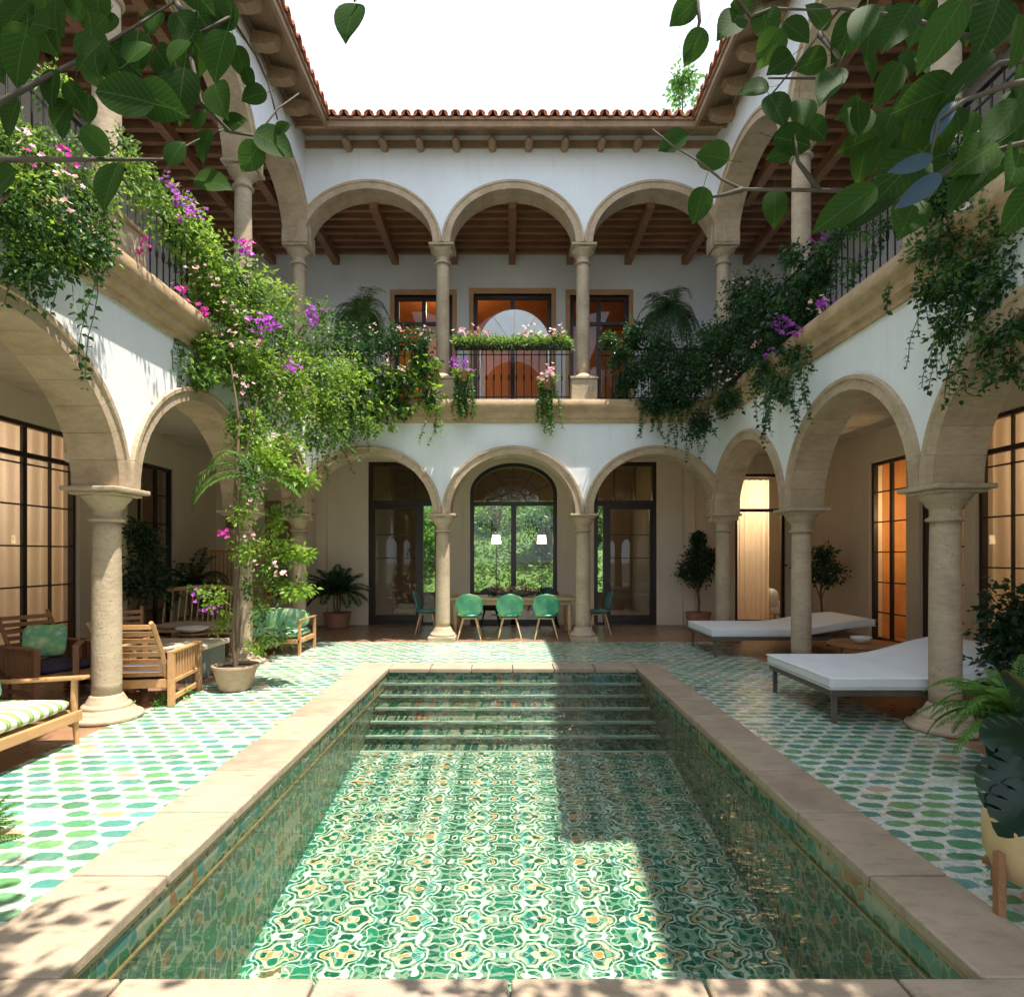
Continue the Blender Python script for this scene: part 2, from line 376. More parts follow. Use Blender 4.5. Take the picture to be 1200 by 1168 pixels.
def mat_pool(name, ax, P1=.50, P2=.50, dark=1.0, sc=8.5, an=1.0):
    """mirrored mosaic: irregular glazed pieces laid in a repeating symmetrical figure"""
    t = NT(name); v = t.pos()
    warp = t.n('ShaderNodeVectorMath', operation='MULTIPLY_ADD')
    t.l(t.noise(v, 4.5, 3, .6, 1), warp.inputs[0]); warp.inputs[1].default_value = (.095,)*3; t.l(v, warp.inputs[2])
    xyz = t.sep(warp.outputs[0])
    a = t.m('PINGPONG', xyz[ax[0]], P1/2); b = t.m('PINGPONG', xyz[ax[1]], P2/2)
    drift = t.m('MULTIPLY', t.m('FLOOR', t.m('DIVIDE', xyz[ax[1]], P2)), 3.7 if ax[1] != 2 else 0.0)
    uv = t.comb(a, t.m('MULTIPLY', b, an), t.m('MULTIPLY', t.noise(v, .55, 2), .12))
    def vor(feat):
        q = t.n('ShaderNodeTexVoronoi', feature=feat); q.inputs['Scale'].default_value = sc; q.inputs['Randomness'].default_value = .85; t.l(uv, q.inputs['Vector']); return q
    tile_id = t.n('ShaderNodeTexWhiteNoise', noise_dimensions='2D'); t.l(t.comb(t.m('ROUND', t.m('DIVIDE', xyz[ax[0]], P1)), t.m('ROUND', t.m('DIVIDE', xyz[ax[1]], P2)), 0), tile_id.inputs['Vector'])
    e = vor('DISTANCE_TO_EDGE'); q = vor('F1'); rc = t.sep(q.outputs['Color'])
    col = t.ramp(t.m('FRACT', t.m('ADD', rc[0], t.m('MULTIPLY', tile_id.outputs['Value'], .35))), [(0, (.004,.11,.06)), (.14, (.008,.20,.12)), (.28, (.010,.13,.11)), (.38, (.03,.27,.18)), (.50, (.02,.20,.19)), (.60, (.012,.17,.08)), (.70, (.03,.25,.12)), (.82, (.66,.60,.44)), (.86, (.62,.22,.07)), (.90, (.07,.36,.34)), (.95, (.68,.38,.26))], 'CONSTANT')
    inner = t.ramp(q.outputs['Distance'], [(.18, (1,1,1)), (.22, (0,0,0))])
    pick = t.ramp(rc[1], [(0, (1,1,1)), (.4, (0,0,0))], 'CONSTANT')
    col = t.mix(t.m('MULTIPLY', inner, pick), col, t.ramp(rc[2], [(0, (.70,.66,.5)), (.4, (.02,.24,.12)), (.6, (.60,.25,.09)), (.8, (.02,.16,.12))], 'CONSTANT'))
    edge = t.ramp(e.outputs['Distance'], [(.055, (1,1,1)), (.085, (0,0,0))])
    c = t.mix(edge, col, t.ramp(t.noise(v, 6, 3), [(.35, (.80,.71,.52)), (.6, (.76,.74,.62))]))
    if ax == (0, 1):
        # floor figure: emerald chains and rings on cream with peach drops
        tp = 2*math.pi; X = t.m('MULTIPLY', xyz[0], tp/.42); Y = t.m('MULTIPLY', xyz[1], tp/.31)
        f = t.m('ADD', t.m('COSINE', X), t.m('MULTIPLY', t.m('COSINE', Y), .8))
        f = t.m('ADD', f, t.m('MULTIPLY', t.m('MULTIPLY', t.m('COSINE', t.m('MULTIPLY', X, 2)), t.m('COSINE', t.m('MULTIPLY', Y, 2))), .62))
        f = t.m('ADD', f, t.m('MULTIPLY', t.m('SUBTRACT', t.noise(v, 9, 3), .5), .9))
        gsel = t.ramp(t.m('ADD', t.m('MULTIPLY', f, .25), .5), [(0, (1,1,1)), (.155, (0,0,0)), (.30, (1,1,1)), (.45, (0,0,0)), (.525, (1,1,1)), (.665, (0,0,0)), (.71, (1,1,1))], 'CONSTANT')
        drop = t.ramp(t.m('ADD', t.m('MULTIPLY', f, .25), .5), [(0, (0,0,0)), (.165, (1,1,1)), (.275, (0,0,0))], 'CONSTANT')
        gr = t.ramp(rc[1], [(0, (.003,.085,.05)), (.25, (.004,.15,.09)), (.45, (.006,.11,.10)), (.6, (.015,.20,.12)), (.78, (.01,.15,.14)), (.9, (.008,.12,.06))], 'CONSTANT')
        cr = t.ramp(rc[2], [(0, (.82,.77,.66)), (.4, (.76,.77,.71)), (.7, (.82,.70,.56)), (.85, (.60,.70,.64))], 'CONSTANT')
        pe = t.ramp(rc[0], [(0, (.70,.30,.10)), (.35, (.78,.52,.34)), (.6, (.80,.73,.56)), (.8, (.62,.20,.14)), (.88, (.10,.38,.34))], 'CONSTANT')
        fig = t.mix(gsel, cr, gr); fig = t.mix(drop, fig, pe)
        fig = t.mix(t.m('MULTIPLY', edge, .35), fig, (.70,.70,.58))
        c = t.mix(t.ramp(t.noise(v, 1.3, 3), [(.56, (1,1,1)), (.66, (.55,.55,.55))]), c, fig)
    c = t.mix(t.m('MULTIPLY', t.noise(v, 20, 4), .16), c, (.05,.26,.16))
    if ax != (0, 1): c = t.mix(.45, c, t.mix(edge, col, (.16,.30,.14)))
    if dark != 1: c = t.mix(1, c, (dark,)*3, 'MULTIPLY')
    t.bump(t.m('ADD', t.m('MULTIPLY', edge, .4), t.noise(v, 16, 3)), .3, .006)
    return t.set(c, .2, spec=.5)

def mat_water():
    t = NT('pool_water'); t.t.nodes.remove(t.b); v = t.pos()
    tr = t.n('ShaderNodeBsdfTransparent'); tr.inputs[0].default_value = (.84,.93,.87,1)
    gs = t.n('ShaderNodeBsdfGlossy'); gs.inputs['Roughness'].default_value = .012
    fr = None
    h = t.m('ADD', t.noise(t.scale(v, (.8, 1.3, 1)), 3.2, 3, .5), t.m('MULTIPLY', t.noise(t.scale(v, (.7, 1.5, 1)), 13, 2, .5), .22))
    bp = t.n('ShaderNodeBump'); bp.inputs['Strength'].default_value = .7; bp.inputs['Distance'].default_value = .075
    t.l(h, bp.inputs['Height']); t.l(bp.outputs[0], gs.inputs['Normal']); fr = t.schlick(.07, bp.outputs[0], 3.1)
    ms = t.n('ShaderNodeMixShader')
    t.l(fr, ms.inputs[0]); t.l(tr.outputs[0], ms.inputs[1]); t.l(gs.outputs[0], ms.inputs[2]); t.l(ms.outputs[0], t.out.inputs[0])
    return t.mat

def mat_stripe(name):
    t = NT(name); v = t.obj(); x, y, z = t.sep(v)[:3]
    s_ = t.m('SINE', t.m('MULTIPLY', t.m('ADD', y, t.m('MULTIPLY', t.noise(v, 5, 4), .11)), 62))
    c = t.ramp(t.m('ADD', t.m('MULTIPLY', s_, .5), .5), [(.0, (.74,.71,.60)), (.5, (.74,.71,.60)), (.6, (.28,.40,.14)), (.8, (.13,.26,.07)), (1, (.30,.42,.16))])
    t.bump(t.noise(v, 160, 2), .3, .003)
    return t.set(c, .85, spec=.15)

def mat_green_cloth(name):
    t = NT(name); v = t.obj()
    c = t.ramp(t.noise(v, 5, 3), [(.3, (.75,.80,.72)), (.45, (.18,.48,.30)), (.55, (.35,.6,.25)), (.7, (.70,.78,.70))])
    return t.set(c, .85, spec=.15)

M = {}
M['white'] = mat_stucco('white_stucco', (.80,.83,.86), (.66,.66,.63), .3)
M['gallery'] = mat_stucco('gallery_plaster', (.70,.60,.48), (.52,.42,.31), .3)
M['upper'] = mat_stucco('upper_gallery_plaster', (.74,.75,.74), (.55,.55,.53), .15)
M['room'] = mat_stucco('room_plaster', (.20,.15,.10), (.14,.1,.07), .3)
M['stone'] = mat_stone('column_stone', (.50,.40,.29), (.33,.25,.17), .9)
M['trim'] = mat_stone('arch_stone', (.54,.42,.30), (.37,.27,.18), .5)
M['cornice'] = mat_stone('cornice_stone', (.52,.38,.24), (.32,.21,.12), .35)
M['coping'] = mat_coping()
t = NT('terracotta_floor'); v = t.pos()
br = t.n('ShaderNodeTexBrick'); t.l(v, br.inputs['Vector']); br.offset = .5
for k_, v_ in (('Scale', 1.0), ('Mortar Size', .006), ('Brick Width', .40), ('Row Height', .20), ('Bias', 0)): br.inputs[k_].default_value = v_
br.inputs['Color1'].default_value = (.34,.17,.09,1); br.inputs['Color2'].default_value = (.22,.12,.07,1); br.inputs['Mortar'].default_value = (.30,.25,.19,1)
c = t.mix(.35, br.outputs['Color'], t.ramp(t.noise(v, 4, 6, .65), [(.3, (.14,.08,.05)), (.7, (.42,.26,.16))]))
t.bump(t.m('SUBTRACT', 1, br.outputs['Fac']), .3, .003)
M['floor'] = t.set(c, t.m('ADD', .16, t.m('MULTIPLY', t.noise(v, 7, 4), .3)), spec=.5)
M['ceil'] = mat_wood('limed_board', (.55,.48,.38), (.68,.61,.50), .5, .7, 0)
M['beam'] = mat_wood('dark_beam', (.19,.08,.036), (.33,.16,.08), 1, .6, 0)
M['board'] = mat_wood('dark_board', (.12,.05,.026), (.21,.095,.045), 1, .7, 1)
M['eave'] = mat_wood('weathered_eave', (.20,.12,.07), (.36,.23,.14), 1, .75, 1)
M['frame'] = mat_plain('dark_frame', (.022,.012,.009), .35)
M['iron'] = mat_plain('black_iron', (.02,.018,.016), .45, .6)
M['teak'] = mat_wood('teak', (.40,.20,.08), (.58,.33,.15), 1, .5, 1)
M['walnut_shade_teak'] = mat_wood('shaded_teak', (.26,.12,.06), (.38,.19,.09), 1, .5, 1)  # shade put into teak for the shaded armchairs; ordinary dark wood elsewhere
M['oak'] = mat_wood('pale_oak', (.50,.34,.18), (.66,.48,.28), 1, .5, 0)
M['orange'] = mat_wood('orange_wood', (.42,.18,.06), (.58,.28,.09), .6, .5, 2)
M['deck'] = mat_deck()
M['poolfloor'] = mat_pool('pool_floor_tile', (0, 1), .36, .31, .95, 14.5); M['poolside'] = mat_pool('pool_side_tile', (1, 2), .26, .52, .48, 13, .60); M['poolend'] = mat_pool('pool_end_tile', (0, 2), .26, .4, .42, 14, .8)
M['gold'] = mat_plain('brass_trim', (.34,.22,.10), .4, .3)
M['stepedge'] = mat_plain('step_edge_tile', (.42,.50,.43), .3, 0, .2, 12)
M['water'] = mat_water()
M['glass'] = mat_glass('window_glass')
M['terra'] = mat_stone('roof_tile_clay', (.46,.16,.08), (.27,.08,.04), .3, scale=1.5)
M['pot'] = mat_stone('clay_pot', (.50,.36,.25), (.36,.25,.17), .3, scale=1.6)
M['potred'] = mat_plain('terracotta_pot', (.33,.16,.10), .8, 0, .2, 9, .3)
M['potcream'] = mat_plain('cream_pot', (.62,.46,.25), .6, 0, .12, 7, .2)
M['wicker'] = mat_plain('wicker', (.40,.27,.15), .8, 0, .3, 60, .8, 90)
M['soil'] = mat_plain('soil', (.04,.025,.015), .95, 0, .3, 30, .6)
M['curtain'] = mat_plain('linen_curtain', (.66,.56,.43), .9, 0, .06, 3, .2, 200)
c_ = mat_leaf('linen_weave', [(.70,.60,.46), (.74,.64,.50)], .5, .9); M['curtain'] = c_
M['mattress'] = mat_plain('white_mattress', (.74,.77,.80), .9, 0, .04, 3, .15, 120)
M['steel'] = mat_plain('grey_steel', (.16,.14,.12), .4, .5)
M['chair'] = None
t = NT('green_glaze'); v = t.obj()
t.bump(t.noise(v, 45, 2), .25, .003)
M['chair'] = t.set(t.ramp(t.noise(v, 4, 5), [(.3, (.02,.20,.13)), (.5, (.06,.34,.20)), (.62, (.18,.46,.22)), (.75, (.08,.36,.27))]), .3)
M['teal'] = mat_plain('teal_seat', (.06,.20,.19), .5, 0, .2, 6)
M['darkseat'] = mat_plain('dark_seat', (.02,.04,.05), .5)
M['stripe'] = mat_stripe('green_striped_cloth'); M['gcloth'] = mat_green_cloth('green_printed_cloth')
M['navy'] = mat_plain('dark_cushion', (.045,.04,.07), .9); M['beige'] = mat_plain('beige_cushion', (.50,.42,.33), .9, 0, .1)
M['slate'] = mat_plain('slate_block', (.13,.14,.13), .6, 0, .2, 5, .3)
M['cer'] = mat_plain('white_ceramic', (.75,.73,.70), .3); M['canvas'] = mat_plain('white_canopy', (.74,.77,.82), .6, 0, .05)
M['paper'] = mat_plain('framed_art', (.24,.17,.10), .7, 0, .6, 8)
M['lamp'] = mat_emit('lit_bulb', (1, .75, .42), 14)
M['shade'] = mat_emit('lit_shade', (1, .66, .33), 5)
M['bark'] = mat_wood('bark', (.09,.06,.04), (.20,.14,.09), 1, .9, 2)
M['twig'] = mat_wood('twig', (.035,.026,.02), (.09,.07,.05), 1, .8, 0)
M['lime'] = mat_leaf('lime_leaf', [(.07,.15,.018), (.17,.29,.03), (.30,.42,.06), (.17,.32,.04)], .48)
M['mid'] = mat_leaf('mid_leaf', [(.035,.09,.018), (.065,.155,.03), (.12,.22,.045)], .38)
M['dark'] = mat_leaf('dark_leaf', [(.014,.05,.016), (.025,.085,.025), (.045,.11,.03)], .28)
M['deep'] = mat_leaf('deep_leaf', [(.010,.030,.014), (.018,.05,.02), (.03,.075,.025)], .2, .3)
M['fern'] = mat_leaf('fern_leaf', [(.05,.14,.02), (.10,.24,.04), (.15,.30,.06)], .35)
M['big'] = mat_leaf('broad_leaf', [(.009,.030,.004), (.018,.054,.007), (.035,.085,.011)], .34, .6)
M['big'].node_tree.nodes['Principled BSDF'].inputs['Specular IOR Level'].default_value = .12
for mk in ('big',):
    m_ = M[mk].node_tree; b_ = m_.nodes['Principled BSDF']; src = b_.inputs['Base Color'].links[0].from_socket
    at = m_.nodes.new('ShaderNodeAttribute'); at.attribute_name = 'blade'; sp = m_.nodes.new('ShaderNodeSeparateXYZ'); m_.links.new(at.outputs['Vector'], sp.inputs[0])
    def mth(op, a, b=None):
        q = m_.nodes.new('ShaderNodeMath'); q.operation = op
        for i_, v_ in enumerate((a, b)):
            if v_ is None: continue
            if isinstance(v_, (int, float)): q.inputs[i_].default_value = v_
            else: m_.links.new(v_, q.inputs[i_])
        return q.outputs[0]
    ab = mth('ABSOLUTE', sp.outputs[1]); lat = mth('PINGPONG', mth('SUBTRACT', sp.outputs[0], mth('MULTIPLY', ab, .75)), .065)
    vein = mth('MAXIMUM', mth('LESS_THAN', ab, .014), mth('MULTIPLY', mth('LESS_THAN', lat, .006), .7))
    mx = m_.nodes.new('ShaderNodeMix'); mx.data_type = 'RGBA'; m_.links.new(mth('MULTIPLY', vein, .30), mx.inputs[0]); m_.links.new(src, mx.inputs[6]); mx.inputs[7].default_value = (.12,.20,.05,1)
    for lk in list(src.links):
        if lk.to_node != mx: m_.links.new(mx.outputs[2], lk.to_socket)
    bu = m_.nodes.new('ShaderNodeBump'); bu.inputs['Strength'].default_value = .5; bu.inputs['Distance'].default_value = .002; m_.links.new(lat, bu.inputs['Height']); m_.links.new(bu.outputs[0], b_.inputs['Normal'])
M['glossleaf'] = mat_leaf('waxy_leaf', [(.004,.016,.008), (.010,.032,.014)], .1, .28)
M['bluel'] = mat_leaf('blue_leaf', [(.02,.045,.075), (.035,.07,.11)], .15, .45)
M['purple'] = mat_leaf('purple_petal', [(.30,.05,.42), (.42,.08,.50), (.55,.12,.55)], .4)
M['magenta'] = mat_leaf('magenta_petal', [(.50,.04,.28), (.60,.08,.40)], .4)
M['pink'] = mat_leaf('pink_petal', [(.65,.25,.35), (.75,.45,.50), (.75,.68,.60)], .4)
M['white_p'] = mat_leaf('white_petal', [(.7,.66,.6), (.78,.74,.66)], .4)
M['coral'] = mat_leaf('coral_petal', [(.55,.2,.16), (.7,.4,.32), (.6,.5,.42)], .3)
M['grass'] = mat_leaf('grass_blade', [(.09,.20,.03), (.16,.30,.05), (.26,.38,.09)], .4)

# ------------------------------------------------------------------ foliage helpers (numpy)
def leaf_mesh(name, mat, pts, axes, normals, L, W, parent, fold=.18, rich=False):
    """one mesh of many leaves: each leaf is a folded ovate blade"""
    n = len(pts)
    pts = np.asarray(pts, float); ax = np.asarray(axes, float); nm = np.asarray(normals, float)
    ax /= np.linalg.norm(ax, axis=1)[:, None] + 1e-9
    nm -= ax * np.sum(ax*nm, axis=1)[:, None]; nm /= np.linalg.norm(nm, axis=1)[:, None] + 1e-9
    sd = np.cross(ax, nm)
    L = np.broadcast_to(np.asarray(L, float), (n,)); W = np.broadcast_to(np.asarray(W, float), (n,))
    if rich:
        prof = [(.03,.16,.03),(.10,.33,.06),(.22,.45,.09),(.38,.51,.11),(.54,.50,.11),(.70,.43,.10),(.84,.31,.08),(.94,.17,.04)]
        tmpl = [(0,0,0)]
        for a, b, c in prof: tmpl += [(a,-b,c),(a,0,0),(a,b,c)]
        tmpl.append((1.05,0,-.06)); m_ = len(prof); q = len(tmpl)-1
        faces = [(0,2,1),(0,3,2)]
        for i in range(m_-1):
            p_ = 1+3*i
            faces += [(p_,p_+1,p_+4,p_+3),(p_+1,p_+2,p_+5,p_+4)]
        faces += [(q-3,q-2,q),(q-2,q-1,q)]
        tmpl += [(-.42,-.012,.10),(-.42,.012,.10),(-.2,.012,.02),(-.2,-.012,.02),(.03,-.012,.0),(.03,.012,.0)]
        faces += [(q+1,q+2,q+3,q+4),(q+4,q+3,q+6,q+5)]
        tmpl = [(a, b, c - .22*a*abs(a)) for a, b, c in tmpl]
    else:
        tmpl = [(0,0,0),(.42,-.5,fold),(.48,0,0),(.42,.5,fold),(1,0,-.12)]
        faces = [(0,2,1),(0,3,2),(1,2,4),(2,3,4)]
    k = len(tmpl)
    V = np.zeros((n, k, 3))
    for i, (a, b, c) in enumerate(tmpl):
        V[:, i] = pts + ax*(a*L)[:, None] + sd*(b*W)[:, None] + nm*(c*W)[:, None]
    V = V.reshape(-1, 3)
    if parent is not None: V -= np.array(parent.location)
    me = bpy.data.meshes.new(name)
    fl = np.array([len(f) for f in faces]); flat = np.concatenate([np.array(f) for f in faces])
    loops = (np.arange(n)[:, None]*k + flat[None, :]).ravel()
    tot = np.tile(fl, n); st = np.concatenate([[0], np.cumsum(tot)[:-1]])
    me.vertices.add(n*k); me.vertices.foreach_set('co', V.ravel())
    me.loops.add(len(loops)); me.loops.foreach_set('vertex_index', loops.astype(np.int32))
    me.polygons.add(len(tot)); me.polygons.foreach_set('loop_start', st.astype(np.int32)); me.polygons.foreach_set('loop_total', tot.astype(np.int32))
    me.update(calc_edges=True); me.validate()
    me.materials.append(mat)
    if rich:
        at = me.attributes.new('blade', 'FLOAT_VECTOR', 'POINT')
        at.data.foreach_set('vector', np.tile(np.array(tmpl, dtype=np.float32), (n, 1)).ravel())
    if rich: me.shade_smooth()
    o = bpy.data.objects.new(name, me); COL.objects.link(o)
    if parent: o.parent = parent
    return o

def cloud(clusters, per=600, clump=12, size=.06, up=.5, out=.5, droop=.3):
    """clusters of (centre, radius, weight): leaves gathered on little sprays inside each ball"""
    A = []; B = []; C_ = []; S = []
    for c, r, wt in clusters:
        c = np.array(c); rr = np.array(r if hasattr(r, '__len__') else (r, r, r))
        ns = max(3, int(per*wt/clump))
        d = rng.normal(size=(ns, 3)); d /= np.linalg.norm(d, axis=1)[:, None]
        rad = rng.random(ns)**.45 * (1 + .28*rng.normal(size=ns))
        sc = c + d*rr*rad[:, None]
        sr = size*rng.uniform(1.0, 2.4, ns)
        for i in range(ns):
            m = clump
            q = rng.normal(size=(m, 3)); q /= np.linalg.norm(q, axis=1)[:, None]
            p = sc[i] + q*sr[i]*rng.random(m)[:, None]
            axv = q*.8 + d[i]*out + np.array([0,0,-droop]) + rng.normal(size=(m, 3))*.3
            nv = np.array([0,0,up]) + d[i]*.5 + rng.normal(size=(m, 3))*.55 + np.array([.1,-.15,0])
            A.append(p); B.append(axv); C_.append(nv); S.append(size*rng.uniform(.55, 1.35, m))
    return np.concatenate(A), np.concatenate(B), np.concatenate(C_), np.concatenate(S)

def foliage(name, mat, parent, clusters, per=600, size=.06, ratio=.55, **kw):
    p, a, n, s_ = cloud(clusters, per, size=size, **kw)
    return leaf_mesh(name, mat, p, a, n, s_, s_*ratio, parent)

def blooms(name, mat, parent, spots, n=14, spread=.12, size=.035):
    for c in spots:
        A=[];B=[];C_=[];S=[]
        c = np.array(c)
        for i in range(n):
            q = c + rng.normal(size=3)*spread*.5
            ax0 = rng.normal(size=3)*.5 + np.array([.1,-.6,.5]); ax0 /= np.linalg.norm(ax0)
            t1 = np.cross(ax0, [0,0,1.]); t1 /= np.linalg.norm(t1); t2 = np.cross(ax0, t1)
            sz = size*rng.uniform(.7, 1.3)
            for k in range(5):
                th = k*2*math.pi/5 + rng.random()
                A.append(q); B.append(t1*math.cos(th)+t2*math.sin(th)+ax0*.45); C_.append(ax0); S.append(sz)
        S = np.array(S)
        leaf_mesh('flower_cluster', mat, np.array(A), np.array(B), np.array(C_), S, S*.8, parent)

def strands(name, mat, parent, tops, size=.05, step=.035, sway=.05, stem_mat=None, ratio=.6):
    """hanging runners: (top point, length) each is one part, its thin stem a sub-part"""
    for top, ln in tops:
        A=[];B=[];C_=[];S=[]
        p = np.array(top, float); m = max(3, int(ln/step)); pts = [tuple(p)]
        vx, vy = rng.normal(size=2)*.1
        for i in range(m):
            vx = vx*.9 + rng.normal()*sway; vy = vy*.9 + rng.normal()*sway*.6
            p = p + np.array([vx*step*2, vy*step*2, -step]); pts.append(tuple(p))
            for _ in range(3 if rng.random() < .5 else 2):
                th = rng.random()*2*math.pi
                A.append(p.copy()); B.append([math.cos(th), math.sin(th), -.45+rng.normal()*.25]); C_.append(rng.normal(size=3)*.4+[0,-.4,.8]); S.append(size*rng.uniform(.6, 1.3))
        S = np.array(S)
        o = leaf_mesh(name, mat, np.array(A), np.array(B), np.array(C_), S, S*ratio, parent)
        if stem_mat:
            q = MB().tube(pts[::2] if len(pts) > 5 else pts, .004, 4, False).build('stem', stem_mat, None)
            q.data.transform(Matrix.Translation(-parent.location)); q.parent = o

def fronds(name, mat, parent, base, specs, nleaf=26, lw=.02, stem='stem', stem_mat=None, world=True):
    """specs: (azimuth, elevation, length, droop, leaflet length)"""
    A=[];B=[];C_=[];L=[]; mb = MB()
    base = Vector(base)
    for az, el, ln, dr, ll in specs:
        d = Vector((math.cos(az)*math.cos(el), math.sin(az)*math.cos(el), math.sin(el)))
        p = base.copy(); pts = [p.copy()]; step = ln/nleaf
        for i in range(nleaf):
            d = (d + Vector((0,0,-dr*step*(1+i/nleaf*1.5)))).normalized(); p = p + d*step; pts.append(p.copy())
            if i < 2: continue
            side = d.cross(Vector((0,0,1)))
            if side.length < 1e-3: side = Vector((1,0,0))
            side.normalize(); up_ = side.cross(d)
            s_ = math.sin(math.pi*min(1, (i+1)/nleaf*.93+.07))**.6
            for sg in (-1, 1):
                A.append(p); B.append(side*sg + d*.55 + Vector((0,0,-.25)) + Vector(rng.normal(size=3)*.08)); C_.append(up_ + side*sg*.3); L.append(ll*s_*rng.uniform(.85, 1.1))
        rs = [.008*(1-.8*i/len(pts))*(.6+ln) for i in range(len(pts))]
        mb.tube(pts, rs, 5)
    L = np.array(L)
    o = leaf_mesh(name, mat, np.array([tuple(a) for a in A]), np.array([tuple(a) for a in B]), np.array([tuple(a) for a in C_]), L, lw, parent)
    mb.build(stem, stem_mat or M['mid'], parent, world=True, smooth=180)
    return o

# ================================================================== SETTING
def struct(name, mb, mat, **kw):
    o = mb.build(name, mat, **kw); o['kind'] = 'structure'; return o

PX0, PX1, PY0, PY1 = -1.70, 1.785, 2.18, 8.15      # pool opening
CL, CR, CB, CF = -2.16, 2.16, 8.55, 1.66            # outer edge of the coping
# ground far away, and the courtyard sheet with a hole for the pool
struct('ground', MB().add([(-200,-200,-.30),(200,-200,-.30),(200,17.4,-.30),(-200,17.4,-.30)], [(0,1,2,3)]) if False else
       MB().add([(-200,-200,-1.6),(200,-200,-1.6),(200,300,-1.6),(-200,300,-1.6)], [(0,1,2,3)]), mat_plain('dry_earth', (.12,.10,.06), .95, 0, .3, .5, coords='pos'))
g = MB()
gx = [-3.75, CL, CR, 3.8]; gy = [-6, CF, CB, 10.8]
for i in range(3):
    for j in range(3):
        if i == 1 and j == 1: continue
        g.add([(gx[i],gy[j],0),(gx[i+1],gy[j],0),(gx[i+1],gy[j+1],0),(gx[i],gy[j+1],0)], [(0,1,2,3)])
struct('courtyard_pavement', g, M['deck'])
g = MB()
for a, b, c, d in ((-10.5,-3.75,-6,17.6),(3.8,10.5,-6,17.6),(-3.75,3.8,10.8,17.6)):
    g.add([(a,c,-.004),(b,c,-.004),(b,d,-.004),(a,d,-.004)], [(0,1,2,3)])
struct('gallery_floor', g, M['floor'])
g = MB().add([(-40,17.6,-.02),(40,17.6,-.02),(40,60,-.02),(-40,60,-.02)], [(0,1,2,3)])
struct('garden_ground', g, mat_plain('lawn', (.07,.14,.03), .95, 0, .3, 3, coords='pos'))

# coping slabs with open joints, rounded edges
g = MB(); gp = .012
def slabs_y(x0, x1, y0, y1, n):
    e = np.linspace(y0, y1, n+1)
    for i in range(n): g.box(x0, x1, e[i]+gp/2, e[i+1]-gp/2, -.035, .028)
def slabs_x(x0, x1, y0, y1, n):
    e = np.linspace(x0, x1, n+1)
    for i in range(n): g.box(e[i]+gp/2, e[i+1]-gp/2, y0, y1, -.035, .028)
slabs_y(CL, PX0+.02, PY0, CB, 9); slabs_y(PX1-.02, CR, PY0, CB, 9)
slabs_x(PX0+.02, PX1-.02, PY1-.02, CB, 6); slabs_x(CL, CR, CF, PY0+.005, 6)
struct('pool_coping', g, M['coping'], bevel=.010, seg=2, smooth=40)
# joint bedding
struct('coping_bed', MB().box(CL+.01, PX0-.001, PY0, CB-.01, -.2, -.004).box(PX1+.001, CR-.01, PY0, CB-.01, -.2, -.004).box(PX0, PX1, PY1+.001, CB-.01, -.2, -.004).box(CL+.01, CR-.01, CF+.01, PY0-.02, -.2, -.004), M['slate'])
# basin
def flz(y): return -.63 - (6.65-y)*.133 if y < 6.65 else -.63
side = MB()
for x in (PX0, PX1):
    side.add([(x,PY0,-.035),(x,PY1,-.035),(x,PY1,-1.4),(x,PY0,-1.4)], [(0,1,2,3)])
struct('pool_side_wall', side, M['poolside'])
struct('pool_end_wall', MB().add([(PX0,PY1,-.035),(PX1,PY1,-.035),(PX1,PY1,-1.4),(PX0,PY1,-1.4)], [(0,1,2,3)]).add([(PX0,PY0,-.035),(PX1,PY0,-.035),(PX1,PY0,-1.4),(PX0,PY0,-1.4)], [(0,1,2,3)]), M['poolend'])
struct('pool_floor', MB().add([(PX0-.01,PY0-.01,flz(PY0)),(PX1+.01,PY0-.01,flz(PY0)),(PX1+.01,6.66,-.63),(PX0-.01,6.66,-.63)], [(0,1,2,3)]), M['poolfloor'])
st = MB(); ed = MB()
for k in range(1, 7):
    y = 8.15 - .25*k; z = -.03 - .10*k
    st.box(PX0+.004, PX1-.004, y, y+.25 if k > 1 else PY1-.004, z-.5, z)
    ed.box(PX0+.006, PX1-.006, y-.012, y+.035, z-.03, z+.006)
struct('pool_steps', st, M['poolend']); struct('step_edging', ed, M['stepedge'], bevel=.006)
tr = MB()
tr.box(PX0, PX0+.014, PY0, PY1, -.205, -.194).box(PX1-.014, PX1, PY0, PY1, -.205, -.194)
tr.box(PX0-.0, PX0+.012, PY0, PY1, -.052, -.037).box(PX1-.012, PX1, PY0, PY1, -.052, -.037)
struct('pool_trim', tr, M['gold'])
struct('water', MB().add([(PX0+.001,PY0+.001,-.115),(PX1-.001,PY0+.001,-.115),(PX1-.001,PY1-.001,-.115),(PX0+.001,PY1-.001,-.115)], [(0,1,2,3)]), M['water'])

# ================================================================== THE HOUSE
FB = lambda s, t, z: (s, 11.0 + t, z)
FL = lambda s, t, z: (-3.95 - t, s, z)
FR = lambda s, t, z: (4.0 + t, s, z)
COLS = {'B': [-3.95, -1.25, 1.375, 4.0], 'L': [-2.9, -.05, 2.85, 5.76, 8.71, 11.0], 'R': [-2.8, -.1, 2.6, 5.39, 8.05, 11.0]}
TH = .2
wing = {
 'B': thing('house_wing', (0, 11, 0), 'white two storey arcaded wing across the far end of the pool', 'building', 'wings of the courtyard house'),
 'L': thing('house_wing', (-3.95, 4, 0), 'white arcaded wing on the left, sunlit, behind the slatted wooden seats', 'building', 'wings of the courtyard house'),
 'R': thing('house_wing', (4.0, 4, 0), 'white arcaded wing on the right, in shade, behind the white sun beds', 'building', 'wings of the courtyard house')}
FW = {'B': FB, 'L': FL, 'R': FR}
DEP = {'B': 2.4, 'L': 2.75, 'R': 2.7}

